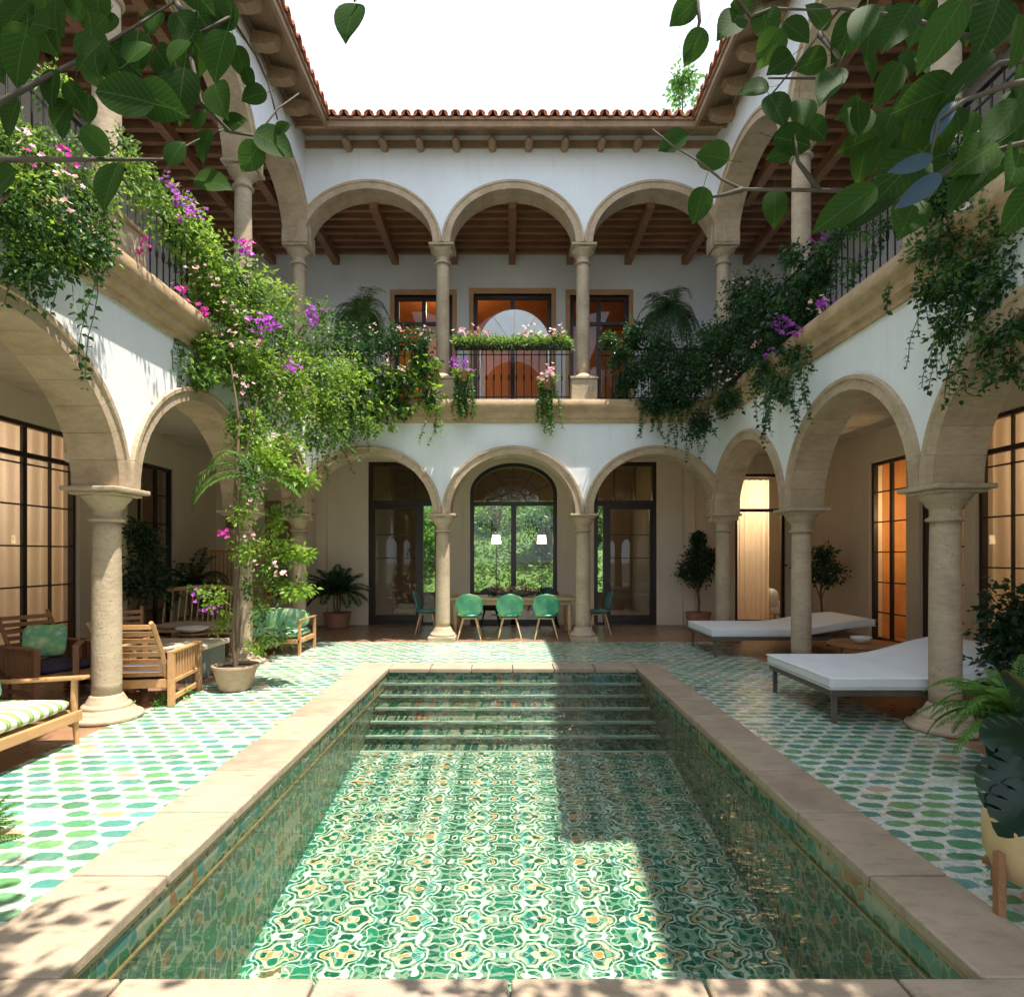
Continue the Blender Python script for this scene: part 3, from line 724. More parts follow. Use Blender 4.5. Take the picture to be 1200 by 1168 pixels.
def arch_wall(F, cols, zc, rise, ztop, s0, s1, wg):
    wl = MB(F)
    N = 30
    for i in range(len(cols)-1):
        a, b = cols[i], cols[i+1]; mid = (a+b)/2; h = (b-a)/2
        ai = h - .16; am = ai + .07; rm = rise + .07
        ss = [a, mid-am] + [mid - am*math.cos(math.pi*k/N) for k in range(1, N)] + [mid+am, b]
        zz = [zc, zc] + [zc + rm*math.sin(math.pi*k/N) for k in range(1, N)] + [zc, zc]
        for q in range(len(ss)-1):
            for t_ in (-TH, TH):
                wl.add([(ss[q],t_,zz[q]),(ss[q+1],t_,zz[q+1]),(ss[q+1],t_,ztop),(ss[q],t_,ztop)], [(0,1,2,3)])
        # soffit behind the trim
        for q in range(len(ss)-1):
            wl.add([(ss[q],-TH,zz[q]),(ss[q+1],-TH,zz[q+1]),(ss[q+1],TH,zz[q+1]),(ss[q],TH,zz[q])], [(0,1,2,3)])
        ring = MB(F)
        rows = []
        for k in range(N+1):
            c_, s_ = math.cos(math.pi*k/N), math.sin(math.pi*k/N)
            # small stepped profile: intrados, face, raised outer bead
            prof = [(ai, rise, -TH-.03), (ai+.105, rise+.105, -TH-.03), (ai+.115, rise+.115, -TH-.05), (ai+.155, rise+.155, -TH-.05), (ai+.165, rise+.165, -TH+.02),
                    (ai+.165, rise+.165, TH-.02), (ai+.15, rise+.15, TH+.03), (ai, rise, TH+.03)]
            rows.append([(mid - r_*c_, t_, zc + z_*s_) for r_, z_, t_ in prof])
        m = len(rows[0]); vs_ = [p for r_ in rows for p in r_]
        for k in range(0, N, 2):
            tri = [[Vector(p) for p in rows[k+q]] for q in range(3)]
            e0 = [a_.lerp(b_, .012) for a_, b_ in zip(tri[0], tri[1])]; e1 = [a_.lerp(b_, .012) for a_, b_ in zip(tri[2], tri[1])]
            vv = [tuple(p) for q in (e0, tri[1], e1) for p in q]
            ring.add(vv, [(q*m+j, q*m+(j+1)%m, (q+1)*m+(j+1)%m, (q+1)*m+j) for q in range(2) for j in range(m)] + [tuple(range(m)), tuple(range(2*m, 3*m))])
        # mortar core inside the blocks
        core = [[(mid-(ai+.012)*math.cos(math.pi*k/N)*1.0, t_, zc+(rise+.012)*math.sin(math.pi*k/N)) for t_ in (-TH-.015, TH+.015)] + [(mid-(ai+.15)*math.cos(math.pi*k/N), t_, zc+(rise+.15)*math.sin(math.pi*k/N)) for t_ in (TH+.015, -TH-.015)] for k in range(N+1)]
        ring.add([p for q in core for p in q], [(k*4+j, k*4+(j+1)%4, (k+1)*4+(j+1)%4, (k+1)*4+j) for k in range(N) for j in range(4)])
        ring.build('arch_trim', M['trim'], wg, world=True, smooth=35)
    for (a, b) in ((s0, cols[0]), (cols[-1], s1)):
        if b - a > .01:
            wl.box(a, b, -TH, TH, zc, ztop)
    wl.build('arcade_wall', M['white'], wg, world=True)

def column(wg, x, y, z0, z1, r, lower, big=False):
    prof = []
    zb = z0 + (.10 if lower else .45); H = z1 - .10
    base = MB()
    if lower:
        if big:
            base.lathe(x, y, [(.31,z0),(.32,z0+.02),(.31,z0+.05),(.26,z0+.065),(.25,z0+.09),(.215,z0+.105),(.215,z0+.14),(.18,z0+.16),(r+.01,z0+.24)], 40)
        else:
            base.box(x-.25, x+.25, y-.25, y+.25, z0, z0+.09)
            base.lathe(x, y, [(.235,z0+.09),(.24,z0+.12),(.215,z0+.15),(.20,z0+.16),(.19,z0+.18),(r+.015,z0+.26)], 32)
        zs = z0 + .22
    else:
        base.box(x-.24, x+.24, y-.24, y+.24, z0, z0+.40)
        base.box(x-.26, x+.26, y-.26, y+.26, z0+.402, z0+.45)
        base.lathe(x, y, [(.19,z0+.45),(.20,z0+.48),(.16,z0+.51),(r,z0+.55)], 28)
        zs = z0 + .53
    shaft = MB()
    n = 14
    pr = []
    for k in range(n+1):
        f = k/n; rr = r*(1.0 + .05*math.sin(math.pi*f*.8)) * (1 - .10*f)
        pr.append((rr, zs + (z1-.32-zs)*f))
    shaft.lathe(x, y, pr, 36)
    cap = MB(); q = r*.92; zt = z1
    cap.lathe(x, y, [(q,zt-.33),(q+.035,zt-.325),(q+.04,zt-.30),(q+.005,zt-.285),(q+.005,zt-.21),(q+.03,zt-.19),(q+.05,zt-.15),(q+.09,zt-.105),(q+.10,zt-.075)], 36)
    a = .26 if lower and not big else (.27 if big else .235)
    cap.box(x-a+.05, x+a-.05, y-a+.05, y+a-.05, zt-.078, zt-.045)
    cap.box(x-a, x+a, y-a, y+a, zt-.047, zt-.002)
    o = shaft.build('column', M['stone'], wg, world=True, smooth=180)
    for mb, nm in ((base, 'base'), (cap, 'capital')):
        c = mb.build(nm, M['stone'], None, smooth=32, bevel=.012)
        c.data.transform(Matrix.Translation(-wg.location)); c.parent = o
    return o

def wall_open(F, s0, s1, z0, z1, ops, t0, t1, name, mat, wg):
    """wall slab with rectangular openings and their reveals"""
    S_ = sorted(set([s0, s1] + [q for o in ops for q in o[:2]])); Z_ = sorted(set([z0, z1] + [q for o in ops for q in o[2:4]]))
    mb = MB(F)
    for i in range(len(S_)-1):
        for j in range(len(Z_)-1):
            cs, cz = (S_[i]+S_[i+1])/2, (Z_[j]+Z_[j+1])/2
            if any(o[0] < cs < o[1] and o[2] < cz < o[3] for o in ops): continue
            for t_ in (t0, t1):
                mb.add([(S_[i],t_,Z_[j]),(S_[i+1],t_,Z_[j]),(S_[i+1],t_,Z_[j+1]),(S_[i],t_,Z_[j+1])], [(0,1,2,3)])
    for a, b, c, d in ops:
        for q in (a, b): mb.add([(q,t0,c),(q,t1,c),(q,t1,d),(q,t0,d)], [(0,1,2,3)])
        for q in (c, d): mb.add([(a,t0,q),(b,t0,q),(b,t1,q),(a,t1,q)], [(0,1,2,3)])
    return mb.build(name, mat, wg, world=True)

def window(F, wg, s0, s1, z0, z1, t, nu, nv, name='window', fw=.06, mw=.022, mat=None, transom=None, heavy=(), sill=None):
    mat = mat or M['frame']; mb = MB(F)
    mb.box(s0, s0+fw, t-.04, t+.04, z0, z1); mb.box(s1-fw, s1, t-.04, t+.04, z0, z1)
    mb.box(s0+fw, s1-fw, t-.04, t+.04, z1-fw, z1); mb.box(s0+fw, s1-fw, t-.04, t+.04, z0, z0+fw*1.6)
    for k in range(1, nu):
        q = s0 + (s1-s0)*k/nu; hw = mw*1.6 if k in heavy else mw/2
        mb.box(q-hw, q+hw, t-.022, t+.022, z0+fw, z1-fw)
    for k in range(1, nv):
        q = z0 + (z1-z0)*k/nv
        mb.box(s0+fw, s1-fw, t-.017, t+.017, q-mw/2, q+mw/2)
    if transom: mb.box(s0+fw, s1-fw, t-.036, t+.036, transom-.035, transom+.035)
    o = mb.build(name, mat, wg, world=True)
    p = MB(F).add([(s0,t+.004,z0),(s1,t+.004,z0),(s1,t+.004,z1),(s0,t+.004,z1)], [(0,1,2,3)]).build('pane', M['glass'], None)
    p.data.transform(Matrix.Translation(-wg.location)); p.parent = o
    return o

ZL = {'B': 2.36, 'L': 2.25, 'R': 2.23}; ZU = 7.34; ZFL = 4.42
for w_ in 'BLR':
    F, wg, cols = FW[w_], wing[w_], COLS[w_]
    s0, s1 = (-4.14, 4.19) if w_ == 'B' else (cols[0], 11.19)
    arch_wall(F, cols, ZL[w_], 3.45-ZL[w_], 4.05, s0, s1, wg)
    arch_wall(F, cols, ZU, .98, 9.34, s0, s1, wg)
    for i, s_ in enumerate(cols):
        if w_ != 'B' and i == len(cols)-1: continue
        x, y, _ = F(s_, 0, 0)
        column(wg, x, y, 0, ZL[w_], .135 if w_ == 'B' else .128, True, big=(w_ != 'B'))
        column(wg, x, y, ZFL, ZU, .125, False)
    if w_ != 'B':
        x, y, _ = F(11.0, 0, 0)
        for zc_, zw in ((ZL[w_]+.11, .27), (ZU, .26)):
            MB().box(x-.238, x+.238, 11-.238, 11+.238, zc_+.0, zc_+zw).build('springer', M['trim'], wg, world=True, bevel=.02)
    # cornice and slab
    a, b = (-4.13, 4.18) if w_ == 'B' else (-4, 11.18)
    if w_ != 'B': b = 10.55
    else: a, b = -3.6, 3.65
    c = MB(F)
    pro = [(-.20,4.02),(-.235,4.02),(-.25,4.08),(-.29,4.11),(-.30,4.20),(-.37,4.26),(-.385,4.29),(-.385,4.37),(-.36,4.42),(-.20,4.42)]
    m = len(pro); c.add([(s_, p, z) for s_ in (a, b) for p, z in pro], [(i, (i+1)%m, m+(i+1)%m, m+i) for i in range(m)] + [tuple(range(m)), tuple(range(m, 2*m))])
    c.build('cornice', M['cornice'], wg, world=True, smooth=30)
    D = DEP[w_]
    sa, sb = (-9.5, 9.5) if w_ == 'B' else (-4, 11.1)
    ta = -.195 if w_ == 'B' else -.195
    MB(F).box(-4.1 if w_ == 'B' else sa, 4.15 if w_ == 'B' else sb, -.195, D, 4.06, 4.415).build('gallery_slab', M['white'], wg, world=True)
    # lower ceiling of limed boards
    cb = MB(F)
    if w_ == 'B':
        for k in range(17):
            cb.box(-6.6+k*.78+.004, -6.6+(k+1)*.78-.004, .16, D, 3.86, 4.05)
    else:
        for k in range(50):
            y0_ = -4 + k*.3
            if y0_ > 10.9: break
            cb.box(y0_+.003, y0_+.297, .16, D, 3.86, 4.055)
    cb.build('gallery_ceiling', M['ceil'], wg, world=True)

# corner slabs of the upper gallery floor (behind both corners)
MB().box(-6.7, -4.1, 11.1, 13.4, 4.06, 4.413).box(4.15, 6.7, 11.1, 13.4, 4.06, 4.413).build('gallery_slab', M['white'], wing['B'], world=True)

# ---- back wall of the galleries, storey by storey
BT = 2.4
ops = [(-3.22,-1.62,.0,3.72),(-.90,1.09,.0,3.74),(1.93,3.36,.0,3.72),(5.15,6.30,.0,3.45)]
wall_open(FB, -6.7, 6.7, 0, 4.06, ops, BT, BT+.25, 'gallery_wall', M['gallery'], wing['B'])
opu = [(-2.62,-1.30,4.42,7.52),(-.82,.96,4.42,7.55),(1.38,2.72,4.42,7.52)]
wall_open(FB, -6.7, 6.7, 4.415, 9.6, opu, BT, BT+.25, 'gallery_wall', M['upper'], wing['B'])
# pilasters beside the doors
MB().box(-4.40,-4.15, 13.30, 13.4, 0, 3.86).box(3.95,4.2, 13.30, 13.4, 0, 3.86).build('pilaster', M['gallery'], wing['B'], world=True)
opl = [(6.35,9.15,0,3.45),(10.3,11.75,0,3.30),(2.2,5.6,0,3.45)]
wall_open(FL, -4, 13.4, 0, 4.06, opl, 2.75, 3.0, 'gallery_wall', M['gallery'], wing['L'])
wall_open(FL, -4, 13.4, 4.415, 9.6, [(7.4,8.8,4.42,7.4)], 2.75, 3.0, 'gallery_wall', M['upper'], wing['L'])
opr = [(9.92,10.95,0,3.30),(8.65,9.60,0,3.45),(5.3,8.45,0,3.55),(2.0,5.0,0,3.55)]
wall_open(FR, -4, 13.4, 0, 4.06, opr, 2.7, 2.95, 'gallery_wall', M['gallery'], wing['R'])
wall_open(FR, -4, 13.4, 4.415, 9.6, [(7.4,8.8,4.42,7.4)], 2.7, 2.95, 'gallery_wall', M['upper'], wing['R'])

# back doors, ground floor
def glazed_door(s0, s1, z1, split, wg=wing['B'], leaf=True):
    mb = MB(FB); t = BT+.08
    mb.box(s0, s0+.09, t-.06, t+.06, 0, z1); mb.box(s1-.09, s1, t-.06, t+.06, 0, z1); mb.box(s0+.09, s1-.09, t-.06, t+.06, z1-.09, z1)
    mb.box(s0+.09, s1-.09, t-.055, t+.055, 2.72, 2.84); mb.box(s0+.09, s1-.09, t-.05, t+.05, .0, .06)
    mb.box(split-.055, split+.055, t-.05, t+.05, .06, 2.72)
    for (a, b) in ((s0+.09, split-.055), (split+.055, s1-.09)):
        if b-a < .3: continue
        mb.box(a+.002, a+.06, t-.03, t+.03, .062, 2.718); mb.box(b-.06, b-.002, t-.03, t+.03, .062, 2.718)
        mb.box(a+.06, b-.06, t-.03, t+.03, .062, .22); mb.box(a+.06, b-.06, t-.03, t+.03, 2.64, 2.718)
        mb.box(a+.06, b-.06, t-.012, t+.012, 2.05, 2.07); mb.box(a+.06, b-.06, t-.012, t+.012, 1.52, 1.54)
    for q in (.33, .66):
        x = s0 + (s1-s0)*q; mb.box(x-.012, x+.012, t-.02, t+.02, 2.84, z1-.09)
    o = mb.build('door', M['frame'], wg, world=True)
    p = MB(FB).add([(s0,t+.005,0),(s1,t+.005,0),(s1,t+.005,z1),(s0,t+.005,z1)], [(0,1,2,3)]).build('pane', M['glass'], None)
    h = MB(FB); h.tube([(split+.02,t-.06,1.0),(split+.02,t-.09,1.0),(split+.10,t-.09,1.0)], .009, 6)
    hh = h.build('handle', M['gold'], None)
    for c in (p, hh): c.data.transform(Matrix.Translation(-wg.location)); c.parent = o
glazed_door(-3.22, -1.62, 3.72, -2.03); glazed_door(1.93, 3.36, 3.72, 2.20)

# arched middle window
mb = MB(FB); t = BT+.08; cx = .095; hw = .995; zs = 3.0; rs_ = .70
fill = MB(FB)
N = 30
for k in range(N):
    a0, a1 = math.pi*k/N, math.pi*(k+1)/N
    p0 = (cx-hw*math.cos(a0), zs+rs_*math.sin(a0)); p1 = (cx-hw*math.cos(a1), zs+rs_*math.sin(a1))
    for t_ in (BT+.002, BT+.24):
        fill.add([(p0[0],t_,p0[1]),(p1[0],t_,p1[1]),(p1[0],t_,3.74),(p0[0],t_,3.74)], [(0,1,2,3)])
    fill.add([(p0[0],BT+.002,p0[1]),(p1[0],BT+.002,p1[1]),(p1[0],BT+.24,p1[1]),(p0[0],BT+.24,p0[1])], [(0,1,2,3)])
fill.build('window_arch', M['gallery'], wing['B'], world=True)
def arc_frame(r_, rz_, wd, z0_, th=.05, a0=0, a1=math.pi):
    pr = []
    for k in range(N+1):
        a = a0+(a1-a0)*k/N
        pr.append([(cx-r_*math.cos(a), t-th, z0_+rz_*math.sin(a)), (cx-(r_-wd)*math.cos(a), t-th, z0_+(rz_-wd)*math.sin(a)), (cx-(r_-wd)*math.cos(a), t+th, z0_+(rz_-wd)*math.sin(a)), (cx-r_*math.cos(a), t+th, z0_+rz_*math.sin(a))])
    mb.add([p for q in pr for p in q], [(k*4+j, k*4+(j+1)%4, (k+1)*4+(j+1)%4, (k+1)*4+j) for k in range(N) for j in range(4)])
arc_frame(hw, rs_, .09, zs)
mb.box(cx-hw, cx-hw+.09, t-.05, t+.05, 0, zs); mb.box(cx+hw-.09, cx+hw, t-.05, t+.05, 0, zs)
mb.box(cx-hw+.09, cx+hw-.09, t-.045, t+.045, 2.72, 2.82); mb.box(cx-.06, cx+.06, t-.045, t+.045, 0, 2.72)
mb.box(cx-hw+.09, cx+hw-.09, t-.045, t+.045, 0, .12)
arc_frame(.62, .58, .028, 2.80, .015); arc_frame(.30, .28, .028, 2.80, .015)
for k in range(1, 6):
    a = math.pi*k/6
    mb.bar((cx-.29*math.cos(a), t, 2.8+.27*math.sin(a)), (cx-.93*math.cos(a), t, 2.8+min(.80, .90)*math.sin(a)), .026, .026, (0,1,0))
wn_ = mb.build('window', M['frame'], wing['B'], world=True)
p = MB(FB).add([(cx-hw,t+.006,0),(cx+hw,t+.006,0),(cx+hw,t+.006,3.72),(cx-hw,t+.006,3.72)], [(0,1,2,3)]).build('pane', M['glass'], None)
p.data.transform(Matrix.Translation(-wing['B'].location)); p.parent = wn_

window(FB, wing['B'], 5.15, 6.30, 0, 3.45, BT+.08, 1, 1, 'door', .07, transom=2.62)
for (a, b, nu) in ((-2.62,-1.30,2), (-.82,.96,2), (1.38,2.72,2)):
    # timber surround, then dark frame
    s_ = MB(FB); z1 = 7.55 if a == -.82 else 7.52
    s_.box(a-.10, a, BT-.03, BT+.10, 4.42, z1+.12).box(b, b+.10, BT-.03, BT+.10, 4.42, z1+.12).box(a, b, BT-.03, BT+.10, z1, z1+.12)
    wo_ = window(FB, wing['B'], a, b, 4.42, z1, BT+.10, nu, 1, 'door', .09, .10, transom=6.9 if a != -.82 else None)
    q = s_.build('frame', M['teak'], None); q.data.transform(Matrix.Translation(-wing['B'].location)); q.parent = wo_

window(FL, wing['L'], 6.35, 9.15, 0, 3.45, 2.85, 6, 6, heavy=(2, 4), transom=3.0)
window(FL, wing['L'], 10.3, 11.75, 0, 3.30, 2.85, 3, 6, 'door', heavy=(2,))
window(FL, wing['L'], 2.2, 5.6, 0, 3.45, 2.85, 7, 6, heavy=(3,), transom=3.0)
window(FL, wing['L'], 7.4, 8.8, 4.42, 7.4, 2.85, 2, 5, 'door')
window(FR, wing['R'], 9.92, 10.95, 0, 3.30, 2.8, 2, 6, 'door', heavy=(1,))
window(FR, wing['R'], 8.65, 9.60, 0, 3.45, 2.8, 2, 6, heavy=(1,))
window(FR, wing['R'], 5.3, 8.45, 0, 3.55, 2.8, 6, 5, heavy=(2, 4), transom=3.05)
window(FR, wing['R'], 2.0, 5.0, 0, 3.55, 2.8, 6, 5, heavy=(3,), transom=3.05)
window(FR, wing['R'], 7.4, 8.8, 4.42, 7.4, 2.8, 2, 5, 'door')

# ---- rooms behind the glass
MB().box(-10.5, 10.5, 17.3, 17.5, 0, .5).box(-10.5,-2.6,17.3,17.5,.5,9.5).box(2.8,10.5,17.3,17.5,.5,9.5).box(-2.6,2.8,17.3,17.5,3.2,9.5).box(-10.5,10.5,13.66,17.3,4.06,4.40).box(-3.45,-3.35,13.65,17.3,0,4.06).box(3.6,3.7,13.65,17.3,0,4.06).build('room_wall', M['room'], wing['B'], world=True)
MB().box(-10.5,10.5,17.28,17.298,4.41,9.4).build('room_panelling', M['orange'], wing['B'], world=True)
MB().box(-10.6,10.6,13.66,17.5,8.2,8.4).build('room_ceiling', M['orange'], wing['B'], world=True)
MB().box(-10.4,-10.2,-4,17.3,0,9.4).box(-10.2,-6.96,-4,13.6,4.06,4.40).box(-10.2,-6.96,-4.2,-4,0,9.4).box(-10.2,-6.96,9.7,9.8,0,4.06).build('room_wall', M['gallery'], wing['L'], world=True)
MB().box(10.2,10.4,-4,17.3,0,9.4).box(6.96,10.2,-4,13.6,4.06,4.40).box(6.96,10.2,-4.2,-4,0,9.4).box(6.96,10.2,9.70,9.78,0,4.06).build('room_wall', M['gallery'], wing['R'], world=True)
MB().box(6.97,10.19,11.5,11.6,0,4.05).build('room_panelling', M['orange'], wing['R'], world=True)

# ---- upper gallery ceilings: boards, joists, beams
def joist(wg, a, b, w=.09, h=.13):
    MB().bar(a, b, w, h).build('joist', M['beam'], wg, world=True)
for w_ in 'BLR':
    F, wg, D = FW[w_], wing[w_], DEP[w_]
    if w_ == 'B':
        MB().box(-6.7, 6.7, 11.0+.19, 13.4, 8.52, 8.60).build('ceiling_board', M['board'], wg, world=True)
        y = 11.35
        while y < 13.35:
            joist(wg, (-6.7, y, 8.455), (6.7, y, 8.455)); y += .27
        for x in (-5.4,-3.95,-2.6,-1.25,.06,1.375,2.7,4.0,5.4):
            MB().bar((x, 11.2, 8.30), (x, 13.4, 8.30), .15, .18).build('beam', M['beam'], wg, world=True)
    else:
        x0, _, _ = F(0, .19, 0); x1, _, _ = F(0, D, 0)
        MB().box(min(x0,x1), max(x0,x1), -4, 11.1, 8.525, 8.605).build('ceiling_board', M['board'], wg, world=True)
        y = 2.2
        while y < 11.0:
            joist(wg, (x0, y, 8.455), (x1, y, 8.455)); y += .30
        xm = (x0+x1)/2
        for xx in (x0+(x1-x0)*.12, xm, x0+(x1-x0)*.88):
            MB().bar((xx, 1.0, 8.30), (xx, 11.15, 8.30), .15, .18).build('beam', M['beam'], wg, world=True)

# ---- roofs with barrel tiles, eaves, rafter tails
OV = -.75
def roof(w_, s0, s1, depth):
    F, wg = FW[w_], wing[w_]
    sl = .28; ZE = 9.20
    r = MB(F)
    def q(s_, t_, dz): return (s_, t_, ZE + (t_-OV)*sl + dz)
    # deck slab
    r.add([q(s0,OV+.04,0),q(s1,OV+.04,0),q(s1,depth,0),q(s0,depth,0),q(s0,OV+.04,-.05),q(s1,OV+.04,-.05),q(s1,depth,-.05),q(s0,depth,-.05)], [(0,1,2,3),(7,6,5,4),(0,4,5,1),(1,5,6,2),(2,6,7,3),(3,7,4,0)])
    base = r.build('roof', M['eave'], wg, world=True)
    f = MB(F)
    f.box(s0, s1, OV-.02, OV+.037, ZE-.14, ZE+.0)                                     # fascia
    f.box(s0, s1, OV-.05, OV-.021, ZE-.035, ZE+.015)
    f.box(s0, s1, -.235, -.203, 9.06, 9.20)                                           # wall plate
    ff = f.build('fascia', M['eave'], wg, world=True, bevel=.005)
    # tiles
    tm = MB(F); pitch = .215; n = int((s1-s0)/pitch)
    for k in range(n):
        c = s0 + pitch*(k+.5)
        L = 5.2 if depth > 3 else depth-OV; seg = [OV-.09, OV+.42] + ([OV+.95, OV+1.6] )
        jr = random.uniform(-.012, .012)
        for i in range(len(seg)-1):
            ta, tb = seg[i]+jr, seg[i+1]+.05
            for (cc, up, rr) in ((c, 1, .088), (c+pitch/2, -1, .085)):
                ro, ri = rr, rr-.016; ne = 9
                ring = []
                for tt, sh in ((ta, .0), (tb, .015)):
                    for rad in (ro, ri):
                        ring.append([])
                        for e in range(ne+1):
                            an = math.pi*e/ne
                            zz = (rad-sh)*math.sin(an)*up + (.03 if up > 0 else .085)
                            s_, t_, z_ = q(cc-(rad-sh)*math.cos(an), tt, zz + .012*i*0 + (.016 if tt == ta else 0))
                            ring[-1].append((s_, t_, z_))
                vs_ = [p for g_ in ring for p in g_]; m = ne+1
                fs = []
                for e in range(ne):
                    fs += [(e,e+1,2*m+e+1,2*m+e),(m+e,m+e+1,3*m+e+1,3*m+e),(e,e+1,m+e+1,m+e),(2*m+e,2*m+e+1,3*m+e+1,3*m+e)]
                tm.add(vs_, fs)
    tt = tm.build('tile_course', M['terra'], None, smooth=40); tt.data.transform(Matrix.Translation(-wg.location)); tt.parent = base
    # rafter tails
    pitch = .66 if w_ == 'B' else .62
    s_ = s0 + .45 if w_ != 'B' else -2.95
    data = None
    while s_ < s1 - .15:
        if w_ == 'B' and s_ > 3.1: break
        rt = MB()
        if w_ == 'B':
            rt.M = Matrix.Identity(4)
            rt.tube([(0,.2,0),(0,-.02,-.0),(0,-.24,-.02),(0,-.30,-.035),(0,-.33,-.06)], [.072,.072,.072,.055,.03], 12)
        else:
            sg = 1 if w_ == 'L' else -1
            rt.tube([(-.2*sg,0,0),(.25*sg,0,-.05)], [.001,.001], 3) if False else None
            rt.add([(-.25*sg,-.085,.07),(.42*sg,-.085,-.06),(.36*sg,-.085,-.16),(.22*sg,-.085,-.20),(-.25*sg,-.085,-.14),
                    (-.25*sg,.085,.07),(.42*sg,.085,-.06),(.36*sg,.085,-.16),(.22*sg,.085,-.20),(-.25*sg,.085,-.14)],
                   [(0,1,2,3,4),(9,8,7,6,5),(0,1,6,5),(1,2,7,6),(2,3,8,7),(3,4,9,8),(4,0,5,9)])
        o = rt.build('rafter_tail', M['eave'], wg, smooth=40, bevel=.008) if data is None else bpy.data.objects.new('rafter_tail', data)
        if data is not None: COL.objects.link(o); o.parent = wg
        else: data = o.data
        p = Vector(F(s_, -.2, 9.06 if w_ == 'B' else 9.16)) - wg.location
        o.location = p
        s_ += pitch
roof('B', -10.5, 10.5, 6.6)
roof('L', -4.3, 10.25, 6.6)
# right eave, unseen here, cut short to let sun reach the near pool
roof('R', 3.3, 10.25, 6.6)
MB(FR).add([(-4.3,-.2,9.35),(3.29,-.2,9.35),(3.29,6.6,11.2),(-4.3,6.6,11.2),(-4.3,-.2,9.30),(3.29,-.2,9.30),(3.29,6.6,11.15),(-4.3,6.6,11.15)], [(0,1,2,3),(7,6,5,4),(0,4,5,1),(1,5,6,2),(2,6,7,3),(3,7,4,0)]).build('roof', M['terra'], wing['R'], world=True)

# ================================================================== RAILINGS
def railing(label, a, b, z0, h=.98, n=40, curve=0):
    a = Vector(a); b = Vector(b); mid = (a+b)/2
    t_ = thing('balcony_railing', (mid.x, mid.y, z0), label, 'railing', 'iron railings of the upper gallery')
    rail = MB().tube([a+Vector((0,0,z0+h)), b+Vector((0,0,z0+h))], .022, 8).bar(a+Vector((0,0,z0+h-.12)), b+Vector((0,0,z0+h-.12)), .02, .014)
    rail.build('handrail', M['iron'], t_, world=True)
    MB().bar(a+Vector((0,0,z0+.08)), b+Vector((0,0,z0+.08)), .024, .02).build('bottom_rail', M['iron'], t_, world=True)
    data = None
    for k in range(n+1):
        p = a.lerp(b, k/n)
        if data is None:
            m_ = MB().tube([(0,0,0),(0,0,.38),(0,0,.40),(0,0,.44),(0,0,.48),(0,0,.50),(0,0,h)], [.009,.009,.016,.019,.016,.009,.009], 6)
            o = m_.build('baluster', M['iron'], t_, smooth=60); data = o.data
        else:
            o = bpy.data.objects.new('baluster', data); COL.objects.link(o); o.parent = t_
        o.location = Vector((p.x, p.y, z0)) - t_.location
    return t_
railing('black iron railing along the left upper gallery, under flowering vines', (-3.80,2.9,0), (-3.80,10.7,0), ZFL, n=66)
railing('black iron railing along the right upper gallery, above the sun beds', (3.86,2.7,0), (3.86,10.7,0), ZFL, n=68)
railing('black iron railing left of the middle bay, wrapped in leaves', (-3.7,10.86,0), (-1.53,10.86,0), ZFL, n=16)
railing('black iron railing in the middle bay, under the flower trough', (-.98,10.80,0), (1.10,10.80,0), ZFL, n=15)
railing('black iron railing right of the middle bay, behind hanging greenery', (1.65,10.86,0), (3.75,10.86,0), ZFL, n=16)

# ================================================================== LAMPS AND CURTAINS
def pendant(loc, label, power, col=(1,.62,.30), r=.13, drop=.6, mat='shade'):
    t_ = thing('pendant_lamp', loc, label, 'lamp', 'lit lamps inside the rooms')
    MB().pillow((0,0,0), (2*r,2*r,1.7*r), e=1).build('lamp_shade', M[mat], t_, smooth=180)
    MB().tube([(0,0,r*.8),(0,0,drop)], .006, 6).build('cord', M['iron'], t_)
    ld = bpy.data.lights.new('bulb', 'POINT'); ld.energy = power; ld.color = col; ld.shadow_soft_size = r
    lo = bpy.data.objects.new('bulb', ld); COL.objects.link(lo); lo.parent = t_; lo.location = (0,0,-r-.1)
    return t_
pendant((-8.3, 7.6, 3.0), 'added lamp brightening the curtain in the left ground floor room, behind the gridded window', 42, (1,.84,.66))  # added lamp that brightens the curtain; no fitting is known here
pendant((7.5, 10.4, 2.6), 'lit lamp behind the orange glowing door on the right', 24, (1,.66,.34), drop=1.3)
pendant((8.3, 7.2, 3.1), 'lit lamp in the right ground floor room behind the gridded window', 30, (1,.72,.45))
pendant((6.1, 15.2, 3.2), 'lit lamp in the curtained room behind the far right doorway', 80, (1,.78,.52))
pendant((-1.62, 14.6, 7.9), 'lit lamp in the upstairs room behind the middle balcony door', 38, (1,.50,.22), drop=.3)
pendant((-5, 15.4, 3.0), 'lit lamp in the far left ground floor room', 6, (1,.7,.4))
pendant((2.2, 15.8, 3.0), 'lit lamp in the far right dining room beside the garden window', 5, (1,.7,.4))
def wall_lamp(loc, label, power):
    t_ = thing('wall_lamp', loc, label, 'lamp')
    MB().lathe(0,0,[(.13,-.10),(.10,.12)], 24).build('lamp_shade', M['shade'], t_, smooth=60)
    MB().tube([(0,.02,-.02),(0,.12,-.06),(0,.16,-.16)], .008, 6).build('bracket', M['gold'], t_)
wall_lamp((-.35, 15.6, 2.0), 'lit cream lamp seen through the left pane of the arched window', 8)
wall_lamp((.86, 15.6, 2.0), 'lit cream lamp seen through the right pane of the arched window', 8)
for lp, q in (((-.35,15.6,0),0), ((.86,15.6,0),1)):
    t_ = thing('floor_lamp', lp, 'floor lamp stand under the %s lit shade behind the arched window' % ('left','right')[q], 'lamp')
    MB().tube([(0,0,0),(0,0,1.85)], .012, 6).build('pole', M['iron'], t_); MB().lathe(0,0,[(.14,0),(.14,.02),(.02,.03)],20).build('foot', M['iron'], t_)

